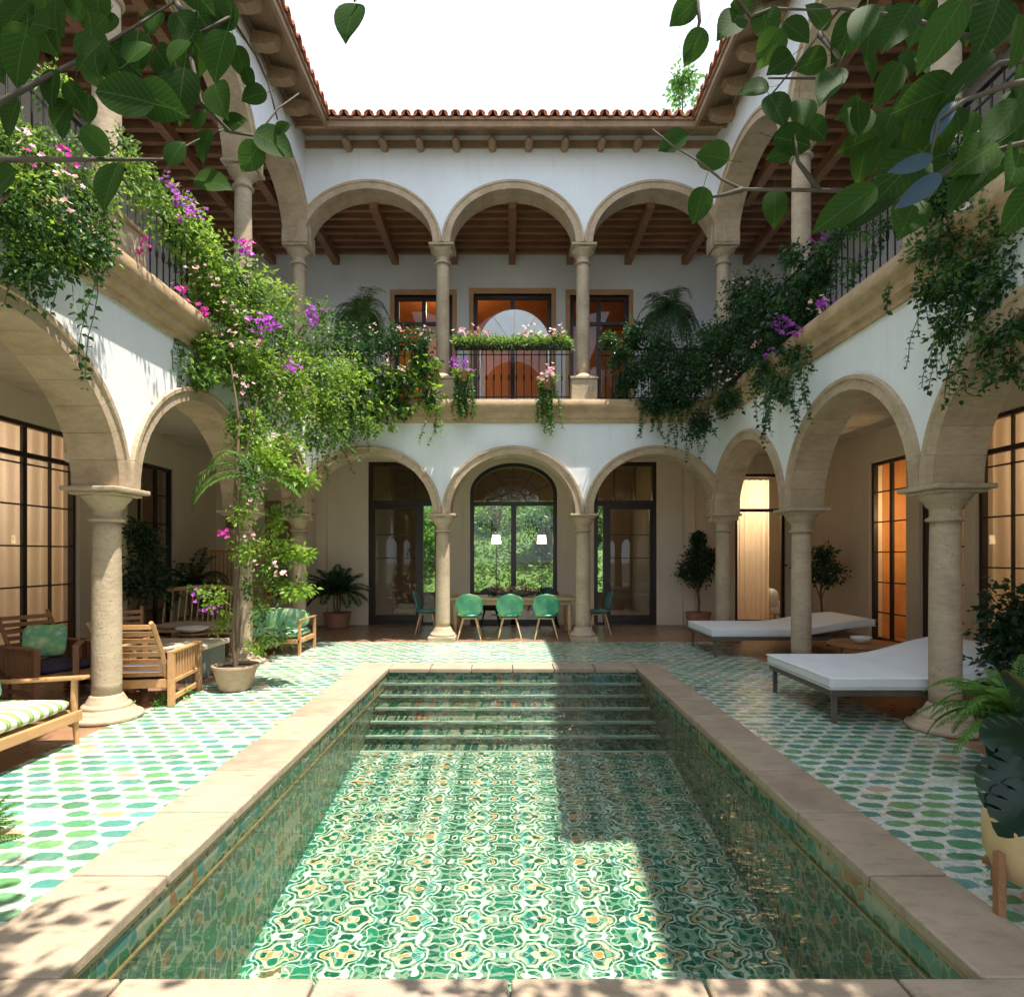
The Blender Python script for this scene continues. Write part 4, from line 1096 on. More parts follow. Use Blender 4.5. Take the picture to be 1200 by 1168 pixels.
def curtain(F, s0, s1, t, z0, z1, label, folds=14, amp=.035):
    x, y, _ = F((s0+s1)/2, t, 0)
    def fn(u, v):
        s_ = s0+(s1-s0)*u; a = amp*(.6+.4*(1-v))
        return F(s_, t + a*math.sin(u*folds*2*math.pi + .6*math.sin(v*3+u*9)), z0+(z1-z0)*v)
    o = MB().surf(fn, folds*8+1, 6).build('curtain', M['curtain'], None, smooth=180)
    o.data.transform(Matrix.Translation((-x, -y, 0))); o.location = (x, y, 0)
    tag(o, label, 'curtain', 'linen curtains behind the windows')
curtain(FL, 6.3, 9.2, 3.06, .02, 3.6, 'beige linen curtain filling the left gallery gridded window')
curtain(FL, 10.3, 11.2, 3.06, .02, 3.4, 'beige linen curtain behind the farther left gallery door', 5)
curtain(FR, 8.6, 9.65, 3.02, .02, 3.6, 'beige linen curtain just nearer than the orange door', 6)
curtain(FR, 6.3, 8.5, 3.02, .02, 3.6, 'beige linen curtain behind the largest right gallery window', 9)
curtain(FB, 5.30, 6.25, 3.15, .02, 3.4, 'pale linen curtain hanging in the far right lit doorway', 8, .05)

# dark closing room behind the camera is left open: only sky there

# ================================================================== FURNITURE
t_ = thing('lounge_chair', (6.75, 14.6, 0), 'rounded cream lounge chair inside the far right lit doorway', 'chair')
MB().pillow((0,0,.27), (.75,.7,.34), e=.5).build('seat', M['cer'], t_, smooth=180); MB().pillow((-.28,0,.52), (.24,.7,.5), e=.5).build('backrest', M['cer'], t_, smooth=180)
for x in (-.25,.25):
    for y in (-.22,.22): MB().tube([(x,y,.15),(x,y,0)], .02, 8).build('leg', M['walnut_shade_teak'], t_)
# dining table and chairs
t_ = thing('dining_table', (.06, 12.1, 0), 'long pale wood dining table in the far arcade under a flower centrepiece', 'table')
MB().box(-1.28, 1.28, -.48, .48, .70, .745).build('tabletop', M['oak'], t_, bevel=.008)
MB().box(-1.15, 1.15, -.40, -.37, .60, .698).box(-1.15, 1.15, .37, .40, .60, .698).box(-1.15,-1.12,-.37,.37,.60,.698).box(1.12,1.15,-.37,.37,.60,.698).build('apron', M['oak'], t_)
for x in (-1.14, 1.14):
    for y in (-.38, .38):
        MB().lathe(x, y, [(.028,0),(.034,.05),(.05,.35),(.05,.5),(.045,.598)], 14).build('leg', M['oak'], t_, smooth=60)

def shell_chair(mat, legs, label, loc, rz, group):
    t_ = thing('dining_chair', loc, label, 'chair', group, rz)
    # local: faces +y, back at -y
    def back(u, v):
        a = (u-.5)*2; b = v
        wdt = .255*math.sqrt(max(0, 1-abs(2*b-1)**2.6))*.98 + .012
        x = a*wdt; z = .43 + b*.44; y = -.20 - .10*b + .55*x*x*1.6
        return (x, y, z)
    MB().surf(back, 15, 17).build('backrest', mat, t_, smooth=180, solid=.028, sub=1)
    def seat(u, v):
        th = 2*math.pi*u; r = v
        return (.235*r*math.cos(th), -.02+.225*r*math.sin(th), .435+.02*r*r)
    MB().surf(seat, 28, 6, True).build('seat', mat, t_, smooth=180, solid=.035)
    MB().lathe(0, -.01, [(.17,.385),(.18,.395),(.17,.412)], 20).build('seat_frame', legs, t_)
    for sx in (-1, 1):
        for sy in (-1, 1):
            MB().tube([(sx*.12, sy*.12-.01, .40), (sx*.22, sy*.21-.01, 0)], [.019,.012], 8).build('leg', legs, t_, smooth=60)
    return t_
G = 'green shell chairs round the dining table'
shell_chair(M['chair'], M['oak'], 'green glazed shell chair nearest the left column, back to the pool', (-.76, 11.28, 0), 0, G)
shell_chair(M['chair'], M['oak'], 'green glazed shell chair in the middle of the near row, back to the pool', (.0, 11.30, 0), 0.03, G)
shell_chair(M['chair'], M['oak'], 'green glazed shell chair nearest the right column, back to the pool', (.70, 11.28, 0), -.03, G)
shell_chair(M['teal'], M['oak'], 'teal chair at the left end of the dining table', (-1.68, 12.05, 0), R(-90), 'chairs at the ends and far side of the table')
shell_chair(M['teal'], M['oak'], 'teal chair at the right end of the dining table', (1.82, 12.05, 0), R(90), 'chairs at the ends and far side of the table')
shell_chair(M['darkseat'], M['iron'], 'dark chair across the table on the left', (-.42, 12.98, 0), R(180), 'chairs at the ends and far side of the table')
shell_chair(M['darkseat'], M['iron'], 'dark chair across the table on the right', (.86, 12.98, 0), R(180), 'chairs at the ends and far side of the table')
t_ = thing('flower_centrepiece', (.10, 12.1, .747), 'low coral and white flower arrangement on the dining table', 'flowers')
MB().lathe(0, 0, [(.10,0),(.16,.03),(.20,.07),(.21,.10)], 24, sx=2.2).build('bowl', M['slate'], t_, smooth=60)
blooms('flowers', M['coral'], t_, [(.10+x, 12.1+random.uniform(-.12,.12), .86+random.uniform(0,.06)) for x in np.linspace(-.45,.45,16)], 10, .10, .03)
foliage('foliage', M['dark'], t_, [((.10+x,12.1,.84), (.14,.14,.07), 1) for x in (-.4,-.1,.25,.55)], 160, .05)

# sun beds
def sunbed(loc, label, w, L, lift):
    t_ = thing('sun_bed', loc, label, 'sun bed', 'white sun beds under the right arcade')
    # origin at the near left corner, x along the length
    def zc(x):
        f = max(0, (x-.45*L)/(.55*L)); f = min(1, f); return lift*(f*f*(3-2*f))
    n = 26
    vs_ = []; fs = []
    for i in range(n+1):
        x = L*i/n; z = zc(x)
        vs_ += [(x,0,.33+z),(x,w,.33+z),(x,w,.44+z),(x,0,.44+z)]
    for i in range(n):
        for j in range(4): fs.append((i*4+j, i*4+(j+1)%4, (i+1)*4+(j+1)%4, (i+1)*4+j))
    fs += [(0,1,2,3), (n*4+3, n*4+2, n*4+1, n*4)]
    MB().add(vs_, fs).build('mattress', M['mattress'], t_, smooth=40, bevel=.035, seg=4)
    sm = MB()
    for yy in (-.004, w+.004):
        for zz in (.335, .432): sm.tube([(L*i/n, yy, zz+zc(L*i/n)) for i in range(n+1)], .005, 5)
    for zz in (.335, .432): sm.tube([(-.004, 0, zz), (-.004, w, zz)], .005, 5)
    sm.build('piping', M['cer'], t_)
    MB().tube([(L*.45, .02, .4395), (L*.45, w*.5, .4375), (L*.45, w-.02, .4395)], .004, 5).build('seam', M['cer'], t_)
    MB().box(.02, L-.05, .02, .06, .265, .322).box(.02, L-.05, w-.06, w-.02, .265, .322).box(.02,.06,.06,w-.06,.265,.322).box(L-.09,L-.05,.06,w-.06,.265,.322).box(.06,L-.09,.06,w-.06,.30,.32).build('bed_frame', M['steel'], t_, bevel=.004)
    for x in (.05, L-.12):
        for y in (.05, w-.09):
            MB().box(x, x+.04, y, y+.04, 0, .264).build('leg', M['steel'], t_)
    MB().tube([(L*.72, .1, .32), (L*.86, .1, .33+lift*.7)], .014, 6).tube([(L*.72, w-.1, .32), (L*.86, w-.1, .33+lift*.7)], .014, 6).build('support', M['steel'], t_)
    return t_
sunbed((3.02, 5.52, 0), 'white double sun bed nearest the camera, beside the thick near column', 1.38, 2.1, .22)
sunbed((3.15, 9.12, 0), 'white double sun bed farther back, behind the second column', 1.25, 2.55, .16)
t_ = thing('low_table', (4.95, 8.15, 0), 'low wooden table between the two white sun beds', 'table')
MB().lathe(0, 0, [(.46,.33),(.48,.345),(.48,.365),(.46,.38)], 36).build('tabletop', M['walnut_shade_teak'], t_, smooth=50)
for k in range(3):
    a = k*2.1+.5; MB().tube([(.28*math.cos(a),.28*math.sin(a),.33),(.36*math.cos(a),.36*math.sin(a),0)], [.025,.016], 8).build('leg', M['walnut_shade_teak'], t_)
t_ = thing('serving_bowl', (4.85, 8.1, .382), 'small glass bowl on the low table between the sun beds', 'bowl')
MB().lathe(0, 0, [(.05,0),(.08,.02),(.12,.06),(.13,.09)], 24, caps=False).build('bowl', M['cer'], t_, smooth=60, solid=.008)

# near left daybed with striped cushion
t_ = thing('daybed', (-3.62, 5.0, 0), 'teak daybed with green and white striped cushion at the left edge', 'daybed')
fr = MB().box(-.82, 0, -2.2, -3.29, .20, .29).box(-.82, 0, -.075, -.015, .20, .29).box(-.05, 0, -3.29, -.075, .20, .285).box(-.82, -.77, -3.29, -.075, .20, .285)
fr.build('bed_frame', M['teak'], t_, bevel=.01)
for k in range(9):
    y = -2.0 + k*.22; MB().box(-.77, -.05, y-.035, y+.035, .262, .284).build('slat', M['teak'], t_)
MB().pillow((-.41, -1.1, .355), (.80, 2.1, .15), e=.22, nu=48, nv=16).build('cushion', M['stripe'], t_, smooth=180)
for (x, y) in ((-.05,-.05), (-.05,-2.14), (-.80,-.05), (-.80,-2.14)):
    MB().tube([(x,y,.56),(x,y,.3),(x+.012,y+.015,0)], [.022,.028,.018], 10).build('leg', M['teak'], t_, smooth=60)
for y in (-.05, -2.14):
    MB().add([(-.90,y-.04,.50),(.06,y-.04,.555),(.06,y+.04,.555),(-.90,y+.04,.50),(-.90,y-.04,.53),(.06,y-.04,.585),(.06,y+.04,.585),(-.90,y+.04,.53)], [(0,3,2,1),(4,5,6,7),(0,1,5,4),(1,2,6,5),(2,3,7,6),(3,0,4,7)]).build('armrest', M['teak'], t_, bevel=.010)
t2 = tag(MB().pillow((0,0,0), (.42,.38,.13), Matrix.Rotation(R(60),3,'Z') @ Matrix.Rotation(R(65),3,'X'), e=.35).build('scatter_cushion', M['gcloth'], None, smooth=180), 'green patterned scatter cushion on the striped daybed', 'cushion')
t2.location = (-4.28, 4.62, .60)

# slatted armchair beside the near left column
def slat_chair(label, loc, rz, wood, cush, w=.66, d=.72, slat_back=8, recl=.35, group=None, h=.56):
    """local: faces +y; arms are slatted panels along y"""
    t_ = thing('slatted_armchair', loc, label, 'armchair', group, rz)
    for sx in (-1, 1):
        x = sx*w/2
        a = MB().box(x-.03, x+.03, -d/2, -d/2+.06, 0, h).box(x-.03, x+.03, d/2-.06, d/2, 0, h).box(x-.035, x+.035, -d/2-.0, d/2, h, h+.025)
        a.box(x-.018, x+.018, -d/2+.06, d/2-.06, .06, .11).box(x-.018, x+.018, -d/2+.06, d/2-.06, .24, .28)
        o = a.build('side_frame', wood, t_, bevel=.005)
        for k in range(9):
            y = -d/2+.10+k*(d-.20)/8
            s_ = MB().box(x-.009, x+.009, y-.014, y+.014, .28, h).build('slat', wood, None); s_.parent = o
    MB().box(-w/2+.03, w/2-.03, d/2-.05, d/2-.02, .20, .29).box(-w/2+.03, w/2-.03, -d/2+.02, -d/2+.05, .20, .29).box(-w/2+.03, w/2-.03, -d/2+.05, d/2-.05, .25, .275).build('seat_frame', wood, t_, bevel=.004)
    tz = .92
    bf = MB()
    for sx in (-1, 1):
        x = sx*(w/2-.07)
        bf.tube([(x, -d/2+.10, .24), (x, -d/2-.02, .58), (x, -d/2-.12-recl*.3, tz-.04), (x, -d/2-.17-recl*.3, tz)], [.024,.024,.022,.02], 8)
    o = bf.build('backrest', wood, t_, smooth=60)
    for k in range(slat_back):
        f = (k+.5)/slat_back; z = .30 + (tz-.32)*f; y = -d/2+.08 - (.16+recl*.3)*f
        s_ = MB().box(-w/2+.07, w/2-.07, y-.010, y+.010, z-.024, z+.024).build('slat', wood, None, bevel=.004); s_.parent = o
    if cush: MB().pillow((0, .02, .335), (w-.10, d-.10, .13), e=.25).build('cushion', cush, t_, smooth=180)
    return t_
SG = 'slatted wooden armchairs in the left arcade'
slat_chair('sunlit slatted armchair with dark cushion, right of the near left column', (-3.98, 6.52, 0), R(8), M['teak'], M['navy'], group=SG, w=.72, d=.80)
slat_chair('shaded slatted armchair behind the daybed at the left edge', (-5.25, 6.75, 0), R(-115), M['walnut_shade_teak'], M['navy'], group=SG)
slat_chair('shaded slatted armchair hidden partly by the near left column', (-4.75, 7.05, 0), R(-150), M['walnut_shade_teak'], None, group=SG)
slat_chair('shaded slatted armchair farthest left, cut by the edge of the view', (-5.9, 6.2, 0), R(-80), M['walnut_shade_teak'], M['beige'], group=SG)
c_ = tag(MB().pillow((0,0,0), (.42,.38,.13), Matrix.Rotation(R(28),3,'Z') @ Matrix.Rotation(R(68),3,'X'), e=.35).build('scatter_cushion', M['gcloth'], None, smooth=180), 'dull green cushion on the shaded slatted armchair', 'cushion'); c_.location = (-5.42, 6.85, .60)
t_ = thing('stone_block_table', (-4.45, 7.75, 0), 'low dark slate block table behind the sunlit slatted armchair', 'table')
MB().box(-.55,.55,-.45,.45,.38,.44).build('tabletop', M['beige'], t_, bevel=.01); MB().box(-.50,.50,-.40,.40,0,.379).build('plinth', M['slate'], t_)
# curved back bench
t_ = thing('garden_bench', (-4.85, 9.6, 0), 'curved slat back bench in the far left arcade', 'bench', rz=R(-12))
MB().surf(lambda u, v: (-.75+1.5*u, .30*(2*u-1)**2*-1+.05 + .03*v, .99+.05*v+.06*math.sin(math.pi*u)), 20, 2).build('top_rail', M['oak'], t_, solid=.05)
for k in range(17):
    u = (k+.5)/17; x = -.75+1.5*u; y = -.30*(2*u-1)**2+.06
    MB().tube([(x,y-.08,.42),(x,y,1.0+.06*math.sin(math.pi*u))], .011, 6).build('slat', M['oak'], t_)
MB().box(-.76,.76,-.52,.0,.38,.42).build('seat', M['oak'], t_, bevel=.01)
MB().pillow((0,-.25,.47), (1.45,.5,.12), e=.25).build('cushion', M['beige'], t_, smooth=180)
for x in (-.7,.7):
    for y in (-.47,-.06): MB().box(x-.025,x+.025,y-.025,y+.025,0,.379).build('leg', M['oak'], t_)
# side table with bowl
t_ = thing('side_table', (-4.62, 8.55, 0), 'round red brown side table below the curved bench', 'table')
MB().lathe(0,0,[(.22,.44),(.25,.455),(.25,.47)],30).build('tabletop', M['walnut_shade_teak'], t_, smooth=50); MB().lathe(0,0,[(.14,0),(.13,.02),(.03,.04),(.025,.43)],20).build('pedestal', M['walnut_shade_teak'], t_, smooth=40)
t_ = thing('serving_bowl', (-4.62, 8.55, .471), 'shallow white bowl on the round side table', 'bowl')
MB().lathe(0,0,[(.08,0),(.15,.02),(.21,.06),(.22,.075)],30, caps=False).build('bowl', M['cer'], t_, smooth=60, solid=.01)
# sofa with green cushions
t_ = thing('garden_sofa', (-3.90, 9.75, 0), 'low wooden sofa with green printed cushions beside the far left columns', 'sofa')
MB().box(-.55,.55,-.38,.38,.18,.25).build('seat_frame', M['teak'], t_, bevel=.008)
for x in (-.56,.52): MB().box(x,x+.045,-.38,-.335,0,.54).box(x,x+.045,.335,.38,0,.54).box(x-.005,x+.05,-.39,.39,.54,.565).build('side_frame', M['teak'], t_, bevel=.005)
MB().pillow((0,0,.31), (1.02,.72,.14), e=.25).build('cushion', M['gcloth'], t_, smooth=180)
MB().pillow((0,.25,.52), (.98,.16,.36), e=.3).build('back_cushion', M['gcloth'], t_, smooth=180)
# slatted screen and framed pictures
t_ = thing('slatted_screen', (-5.45, 11.9, 0), 'warm wood slatted screen in the far left corner', 'screen')
for k in range(16): MB().box(-.6+k*.08, -.575+k*.08, -.012, .012, .10, 1.65).build('slat', M['orange'], t_)
MB().box(-.62,.65,-.02,.02,1.65,1.70).build('top_rail', M['orange'], t_); MB().box(-.62,.65,-.02,.02,.05,.10).build('bottom_rail', M['orange'], t_)
for x in (-.62,.615): MB().box(x,x+.035,-.02,.02,0,.05).build('foot', M['orange'], t_)
for i, (x, z, ww, hh, lb) in enumerate(((-6.15,2.65,.62,.9,'dark framed picture high on the far left corner wall'), (-5.25,2.15,.62,1.35,'tall brown framed picture between the pot tree and the far left columns'), (-5.28,.95,.5,.7,'small framed picture low behind the flowering potted vine'))):
    t_ = thing('framed_picture', (x, 13.39, z), lb, 'picture', 'framed pictures on the far wall')
    MB().box(-ww/2, ww/2, -.03, -.002, -hh/2, hh/2).build('picture_frame', M['walnut_shade_teak'], t_, bevel=.004)
    MB().box(-ww/2+.06, ww/2-.06, -.036, -.031, -hh/2+.06, hh/2-.06).build('picture', M['paper'], t_)
# small globe lamp
t_ = thing('globe_lamp', (-5.6, 7.5, 2.85), 'white globe lamp hanging in the nearest left arch opening', 'lamp')
MB().pillow((0,0,0), (.15,.15,.15), e=1).build('lamp_shade', M['cer'], t_, smooth=180); MB().tube([(0,0,.06),(0,0,1.0)], .006, 6).build('cord', M['iron'], t_)

# balcony flower trough, half round canopy, hanging pots
t_ = thing('flower_trough', (.06, 10.66, 5.40), 'flower trough with grassy edge on the middle balcony railing', 'planter')
MB().box(-1.06,1.06,-.10,.10,-.06,.02).build('trough', M['iron'], t_, bevel=.01)
n = 3600; px_ = rng.uniform(-1.07,1.07,n); pp = np.stack([px_+.06, rng.uniform(-.12,.12,n)+10.66, rng.uniform(5.36,5.50,n)],1)
ax = rng.normal(size=(n,3))*.7+[0,-.5,.25]
leaf_mesh('foliage', M['grass'], pp, ax, rng.normal(size=(n,3))+[0,0,1], rng.uniform(.07,.13,n), .022, t_)
blooms('flowers', M['pink'], t_, [(.06+x, 10.64, 5.58+random.uniform(-.04,.06)) for x in (-.95,-.85,-.5,.3,.65,.9)], 9, .14, .04)
blooms('flowers', M['coral'], t_, [(.06+x, 10.64, 5.56+random.uniform(-.03,.05)) for x in (-.68,-.55,.15,.8)], 9, .14, .04)
blooms('flowers', M['white_p'], t_, [(.06+x, 10.64, 5.58+random.uniform(-.03,.07)) for x in (-.9,.25,.5,.72)], 7, .14, .035)
foliage('foliage', M['fern'], t_, [((.06+x, 10.64, 5.52), (.18,.1,.08), 1) for x in (-.9,-.55,-.3,.2,.5,.85)], 120, .05)
t_ = thing('balcony_canopy', (.10, 12.1, 5.74), 'pale half round canopy behind the flower trough on the balcony', 'canopy')
def dome(u, v):
    a = math.pi*u; b = math.pi/2*v
    return (.70*math.cos(a)*math.cos(b*.0+0)*math.sqrt(max(0,1-(v*.0)**2)), -.45+.9*v + 0, .72*math.sin(a)*(1-.15*v)) 
MB().surf(dome, 41, 5).build('fabric', M['canvas'], t_, smooth=180, solid=.01)
MB().add([(0,-.45,0)]+[(.70*math.cos(math.pi*k/40),-.45,.72*math.sin(math.pi*k/40)) for k in range(41)], [(0,k,k+1) for k in range(1,41)]).build('end_panel', M['canvas'], t_)
for k in (12,20,28):
    a = math.pi*k/40; MB().tube([(0,-.462,0),(.69*math.cos(a),-.462,.71*math.sin(a))], .008, 6).build('rib', M['cer'], t_)
for x in (-.68,.68):
    for y in (-.43,.43): MB().tube([(x,y,-1.32),(x,y,.02)], .015, 8).build('leg', M['cer'], t_)

def hang(px, y0, y1, Y, label, flowers):
    top = P(px, y0, Y)
    t_ = thing('hanging_plant', top, label, 'plant', 'plants hanging over the middle balcony edge')
    strands('trail', M['mid'], t_, [(tuple(top + Vector((random.uniform(-.13,.13), random.uniform(-.06,.06), random.uniform(-.05,.05)))), (y1-y0)/688*Y*random.uniform(.6,1.0)) for _ in range(26)], .055, .04, .03, M['mid'])
    foliage('foliage', M['lime'], t_, [(tuple(top+Vector((0,0,0))), (.16,.1,.10), 1)], 350, .05)
    blooms('flowers', M[flowers], t_, [tuple(top + Vector((random.uniform(-.16,.16), -.08, random.uniform(-.02,.18)))) for _ in range(4)], 9, .10, .04)
    MB().lathe(top.x, top.y, [(.07,top.z-.16),(.11,top.z-.02),(.12,top.z)], 16).build('pot', M['potred'], t_, world=True)
hang(543, 437, 493, 10.48, 'hanging plant with pink blooms left of the balcony flower trough', 'purple')
hang(641, 447, 510, 10.48, 'hanging plant with pale pink blooms under the middle of the balcony', 'pink')

# ================================================================== POTTED PLANTS
def pot(t_, r0, r1, h, mat, z0=0):
    MB().lathe(0, 0, [(r0*.9,z0),(r0,z0+.01),(r1,z0+h*.9),(r1*1.06,z0+h*.92),(r1*1.06,z0+h),(r1*.93,z0+h),(r1*.90,z0+h*.88)], 32, caps=False).build('pot', mat, t_, smooth=40)
    MB().lathe(0, 0, [(.001,z0+h*.9),(r1*.92,z0+h*.9)], 32, caps=False).build('soil', M['soil'], t_)
def palm(loc, label, r, ph, potm, stem, specs, lw=.03, mat='dark', group=None, nleaf=26):
    t_ = thing('potted_palm', loc, label, 'potted plant', group); pot(t_, r*.8, r, ph, potm)
    L = Vector(loc)
    if stem:
        for dx in (-.05,.04,0): MB().tube([(dx,0,ph*.85),(dx*1.6,.02,ph+stem*.5),(dx*1.2,0,ph+stem+.05)], [.022,.018,.014], 8).build('stem', M['bark'], t_, smooth=60)
    fronds('foliage', M[mat], t_, L+Vector((0,0,ph+stem)), specs, nleaf, lw, 'rib', M['mid'])
    return t_
def rs(n, e0, e1, l0, l1, dr, ll): return [(random.uniform(0,6.283), random.uniform(e0,e1), random.uniform(l0,l1), dr*random.uniform(.7,1.3), ll) for _ in range(n)]
palm((-3.80, 12.95, 0), 'spiky dark palm in a red brown pot left of the far dark door', .29, .33, M['potred'], .40, rs(34,.3,1.5,.6,.95,1.0,.22), .035, 'deep')
palm((-6.15, 11.4, 0), 'tall feathery palm beside the slatted screen in the far left corner', .25, .40, M['potred'], .55, rs(24,.4,1.4,.8,1.2,1.6,.20), .03, 'deep')
# upstairs umbrella palms
def upal(x, label, m):
    t_ = thing('potted_palm', (x, 12.1, 4.415), label, 'potted plant', 'drooping palms on the upper gallery'); pot(t_, .2, .26, .45, M['potred'])
    MB().tube([(0,0,.4),(.02,0,1.2),(0,0,2.04)], [.04,.03,.025], 8).build('stem', M['bark'], t_, smooth=60)
    fronds('foliage', M[m], t_, Vector((x,12.1,6.55)), rs(54,.1,1.45,.75,1.1,2.6,.22), 26, .016, 'rib', M['mid'])
    strands('hanging_leaf', M[m], t_, [((x+random.uniform(-.5,.5),12.1+random.uniform(-.4,.4),6.5), random.uniform(.5,1.1)) for _ in range(12)], .05, .05, .02, None, .25)
upal(-3.05, 'drooping palm on the upper gallery left of the balcony canopy', 'mid'); upal(3.30, 'drooping palm on the upper gallery right of the balcony canopy', 'dark')

def ball_tree(loc, label, r, ph, potm, z0, clusters, mat='deep', size=.07, per=500):
    t_ = thing('potted_tree', loc, label, 'potted plant', 'small potted trees in the arcades'); pot(t_, r*.85, r, ph, potm)
    L = Vector(loc); zt = max(c[0][2] for c in clusters)
    MB().tube([(0,0,ph*.8),(.02,.0,z0*.6),(-.01,0,z0),(.01,0,(z0+zt)/2)], [.028,.024,.02,.01], 8).build('trunk', M['bark'], t_, smooth=60)
    lim = MB()
    for c in clusters:
        lim.tube([(0,0,z0*.8), tuple((Vector(c[0])+Vector((0,0,z0*.9)))*.5), c[0]], [.014,.010,.004], 6)
    lim.build('branch', M['bark'], t_, smooth=60)
    foliage('foliage', M[mat], t_, [(tuple(L+Vector(c[0])), c[1], 1) for c in clusters], per, size, clump=9)
ball_tree((4.10, 12.75, 0), 'small dark potted tree beside the far right column', .26, .36, M['potred'], .95, [((-.12,0,1.50),.22),((.15,.05,1.35),.24),((-.25,.05,1.25),.2),((.02,0,1.75),.17),((.3,0,1.55),.18),((-.05,-.1,1.15),.22),((.0,0,1.95),.1)])
ball_tree((6.05, 11.4, 0), 'round dark potted tree against the right gallery wall', .24, .34, M['steel'], .9, [((0,0,1.35),.3),((.2,0,1.2),.22),((-.2,.05,1.25),.24),((.05,0,1.6),.2)])
ball_tree((-5.55, 8.9, 0), 'dark leafy potted tree behind the near left column', .26, .34, M['potred'], .9, [((0,0,1.35),.34),((.2,0,1.15),.26),((-.2,.05,1.15),.26),((.05,0,1.7),.26),((-.1,0,1.95),.16)])

# near right planting
t_ = thing('dark_shrub', (5.05, 5.75, 0), 'dense dark shrub at the right edge behind the thick near column', 'shrub'); pot(t_, .28, .34, .42, M['steel'])
MB().tube([(0,0,.35),(.02,0,.7),(-.02,0,1.1)], [.035,.03,.015], 8).build('stem', M['bark'], t_)
foliage('foliage', M['deep'], t_, [((4.75,5.6,.62),.30,1),((5.1,5.6,.75),.34,1.2),((4.8,5.6,1.0),.28,1),((5.2,5.7,1.1),.3,1),((4.7,5.5,.4),.22,.7),((5.4,5.6,.8),.3,1)], 520, .085, clump=9)
t_ = thing('potted_fern', (3.60, 4.15, 0), 'bright green fern in a wicker pot beside the near right column', 'potted plant'); pot(t_, .17, .22, .42, M['wicker'])
fronds('foliage', M['fern'], t_, Vector((3.60,4.15,.42)), rs(58,.15,1.35,.40,.72,2.0,.085), 26, .020, 'rib', M['fern'])
t_ = thing('fern_clump', (-2.92, 3.2, 0), 'green fern tuft at the left edge of the courtyard', 'fern')
fronds('foliage', M['fern'], t_, Vector((-2.95,3.2,.0)), rs(26,.3,1.3,.22,.36,2.0,.06), 18, .014, 'rib', M['fern'])
for i, (px, py, r_, lb) in enumerate(((190,826,.07,'tiny weed tuft nearest the slatted armchair foot'),(212,818,.09,'small weed growing from the paving by the slatted armchair'),(150,838,.06,'tiny weed tuft beside the near left column base'))):
    Y = 688*1.6/(py-650); p = P(px, py, Y)
    t_ = thing('weed', (p.x, p.y, 0), lb, 'weed')
    foliage('foliage', M['fern'], t_, [((p.x,p.y,.04),(r_,r_,.04),1)], 90, .045, clump=8)

# swiss cheese plant in the cream pot on a stand
t_ = thing('potted_monstera', (2.38, 2.60, 0), 'large split leaf plant in a cream pot on wooden legs, lower right corner', 'potted plant')
MB().lathe(0,0,[(.13,.14),(.19,.17),(.225,.26),(.23,.38),(.215,.46),(.19,.47),(.185,.42)],36,caps=False).build('pot', M['potcream'], t_, smooth=60)
MB().lathe(0,0,[(.001,.43),(.187,.43)],24,caps=False).build('soil', M['soil'], t_)
for k in range(4):
    a = k*math.pi/2+.12; x, y = .235*math.cos(a), .235*math.sin(a)
    MB().box(x-.018,x+.018,y-.018,y+.018,0,.30).build('leg', M['walnut_shade_teak'], t_, bevel=.004)
MB().bar((-.2,-.12,.15),(.2,.12,.15),.03,.03).bar((-.12,.2,.15),(.12,-.2,.15),.03,.029).build('stand_brace', M['walnut_shade_teak'], t_)
def monstera_leaf(c, ax, nm, L):
    """split blade: outline with deep notches, lobes bending down"""
    ax = Vector(ax).normalized(); nm = Vector(nm); nm = (nm - ax*nm.dot(ax)).normalized(); sd = ax.cross(nm)
    mb = MB(); N = 5
    def wd(f): return .52*(math.sin(math.pi*min(1,(f*.93+.07)))**.62)*(1-.25*f)
    def pt(f, s_):  # s_ in -1..1
        w_ = wd(f)*s_
        droop = -.30*f*f - .85*w_*w_
        back = -.28*abs(s_)*max(0, .35-f)
        return Vector(c) + (ax*((f+back)) + sd*w_ + nm*droop)*L
    for sg in (-1, 1):
        for k in range(N):
            f0, f1 = k/N, (k+1)/N; m0 = f0+.006; m1 = f1-.05
            row = []
            for j in range(5):
                s_ = j/4
                if s_ < .6: a, b = f0, f1
                else: a, b = m0+.05*s_, m1+.06*s_
                row.append((pt(min(a,1), s_*sg), pt(min((a+b)/2,1), s_*sg*(1.0 if j<4 else 1.05)), pt(min(b,1), s_*sg)))
            vs_ = [p for r_ in row for p in r_]
            fs = []
            for j in range(4):
                fs += [(j*3,j*3+1,j*3+4,j*3+3),(j*3+1,j*3+2,j*3+5,j*3+4)]
            mb.add(vs_, fs)
    o = mb.build('leaf', M['glossleaf'], t_, smooth=180, world=True)
    MB().tube([tuple(Vector(c)), tuple(Vector(c)-ax*L*.35 - Vector((0,0,.12))), (2.38,2.60,.45)], [.006,.008,.011], 6).build('leaf_stalk', M['mid'], t_, world=True, smooth=180)
for (px, py, Y, L, ang, tl) in ((1222,850,2.5,.26,205,.3),(1203,895,2.35,.23,222,.0),(1212,925,2.3,.22,232,-.2),(1225,890,2.5,.24,190,.2),(1222,830,2.6,.24,130,.4),(1230,910,2.3,.26,320,0),(1220,865,2.45,.25,170,.1)):
    c = P(px, py, Y); a = R(ang)
    monstera_leaf(c, (math.cos(a), -.25, math.sin(a)), (.1, -.9, .55+tl), L)

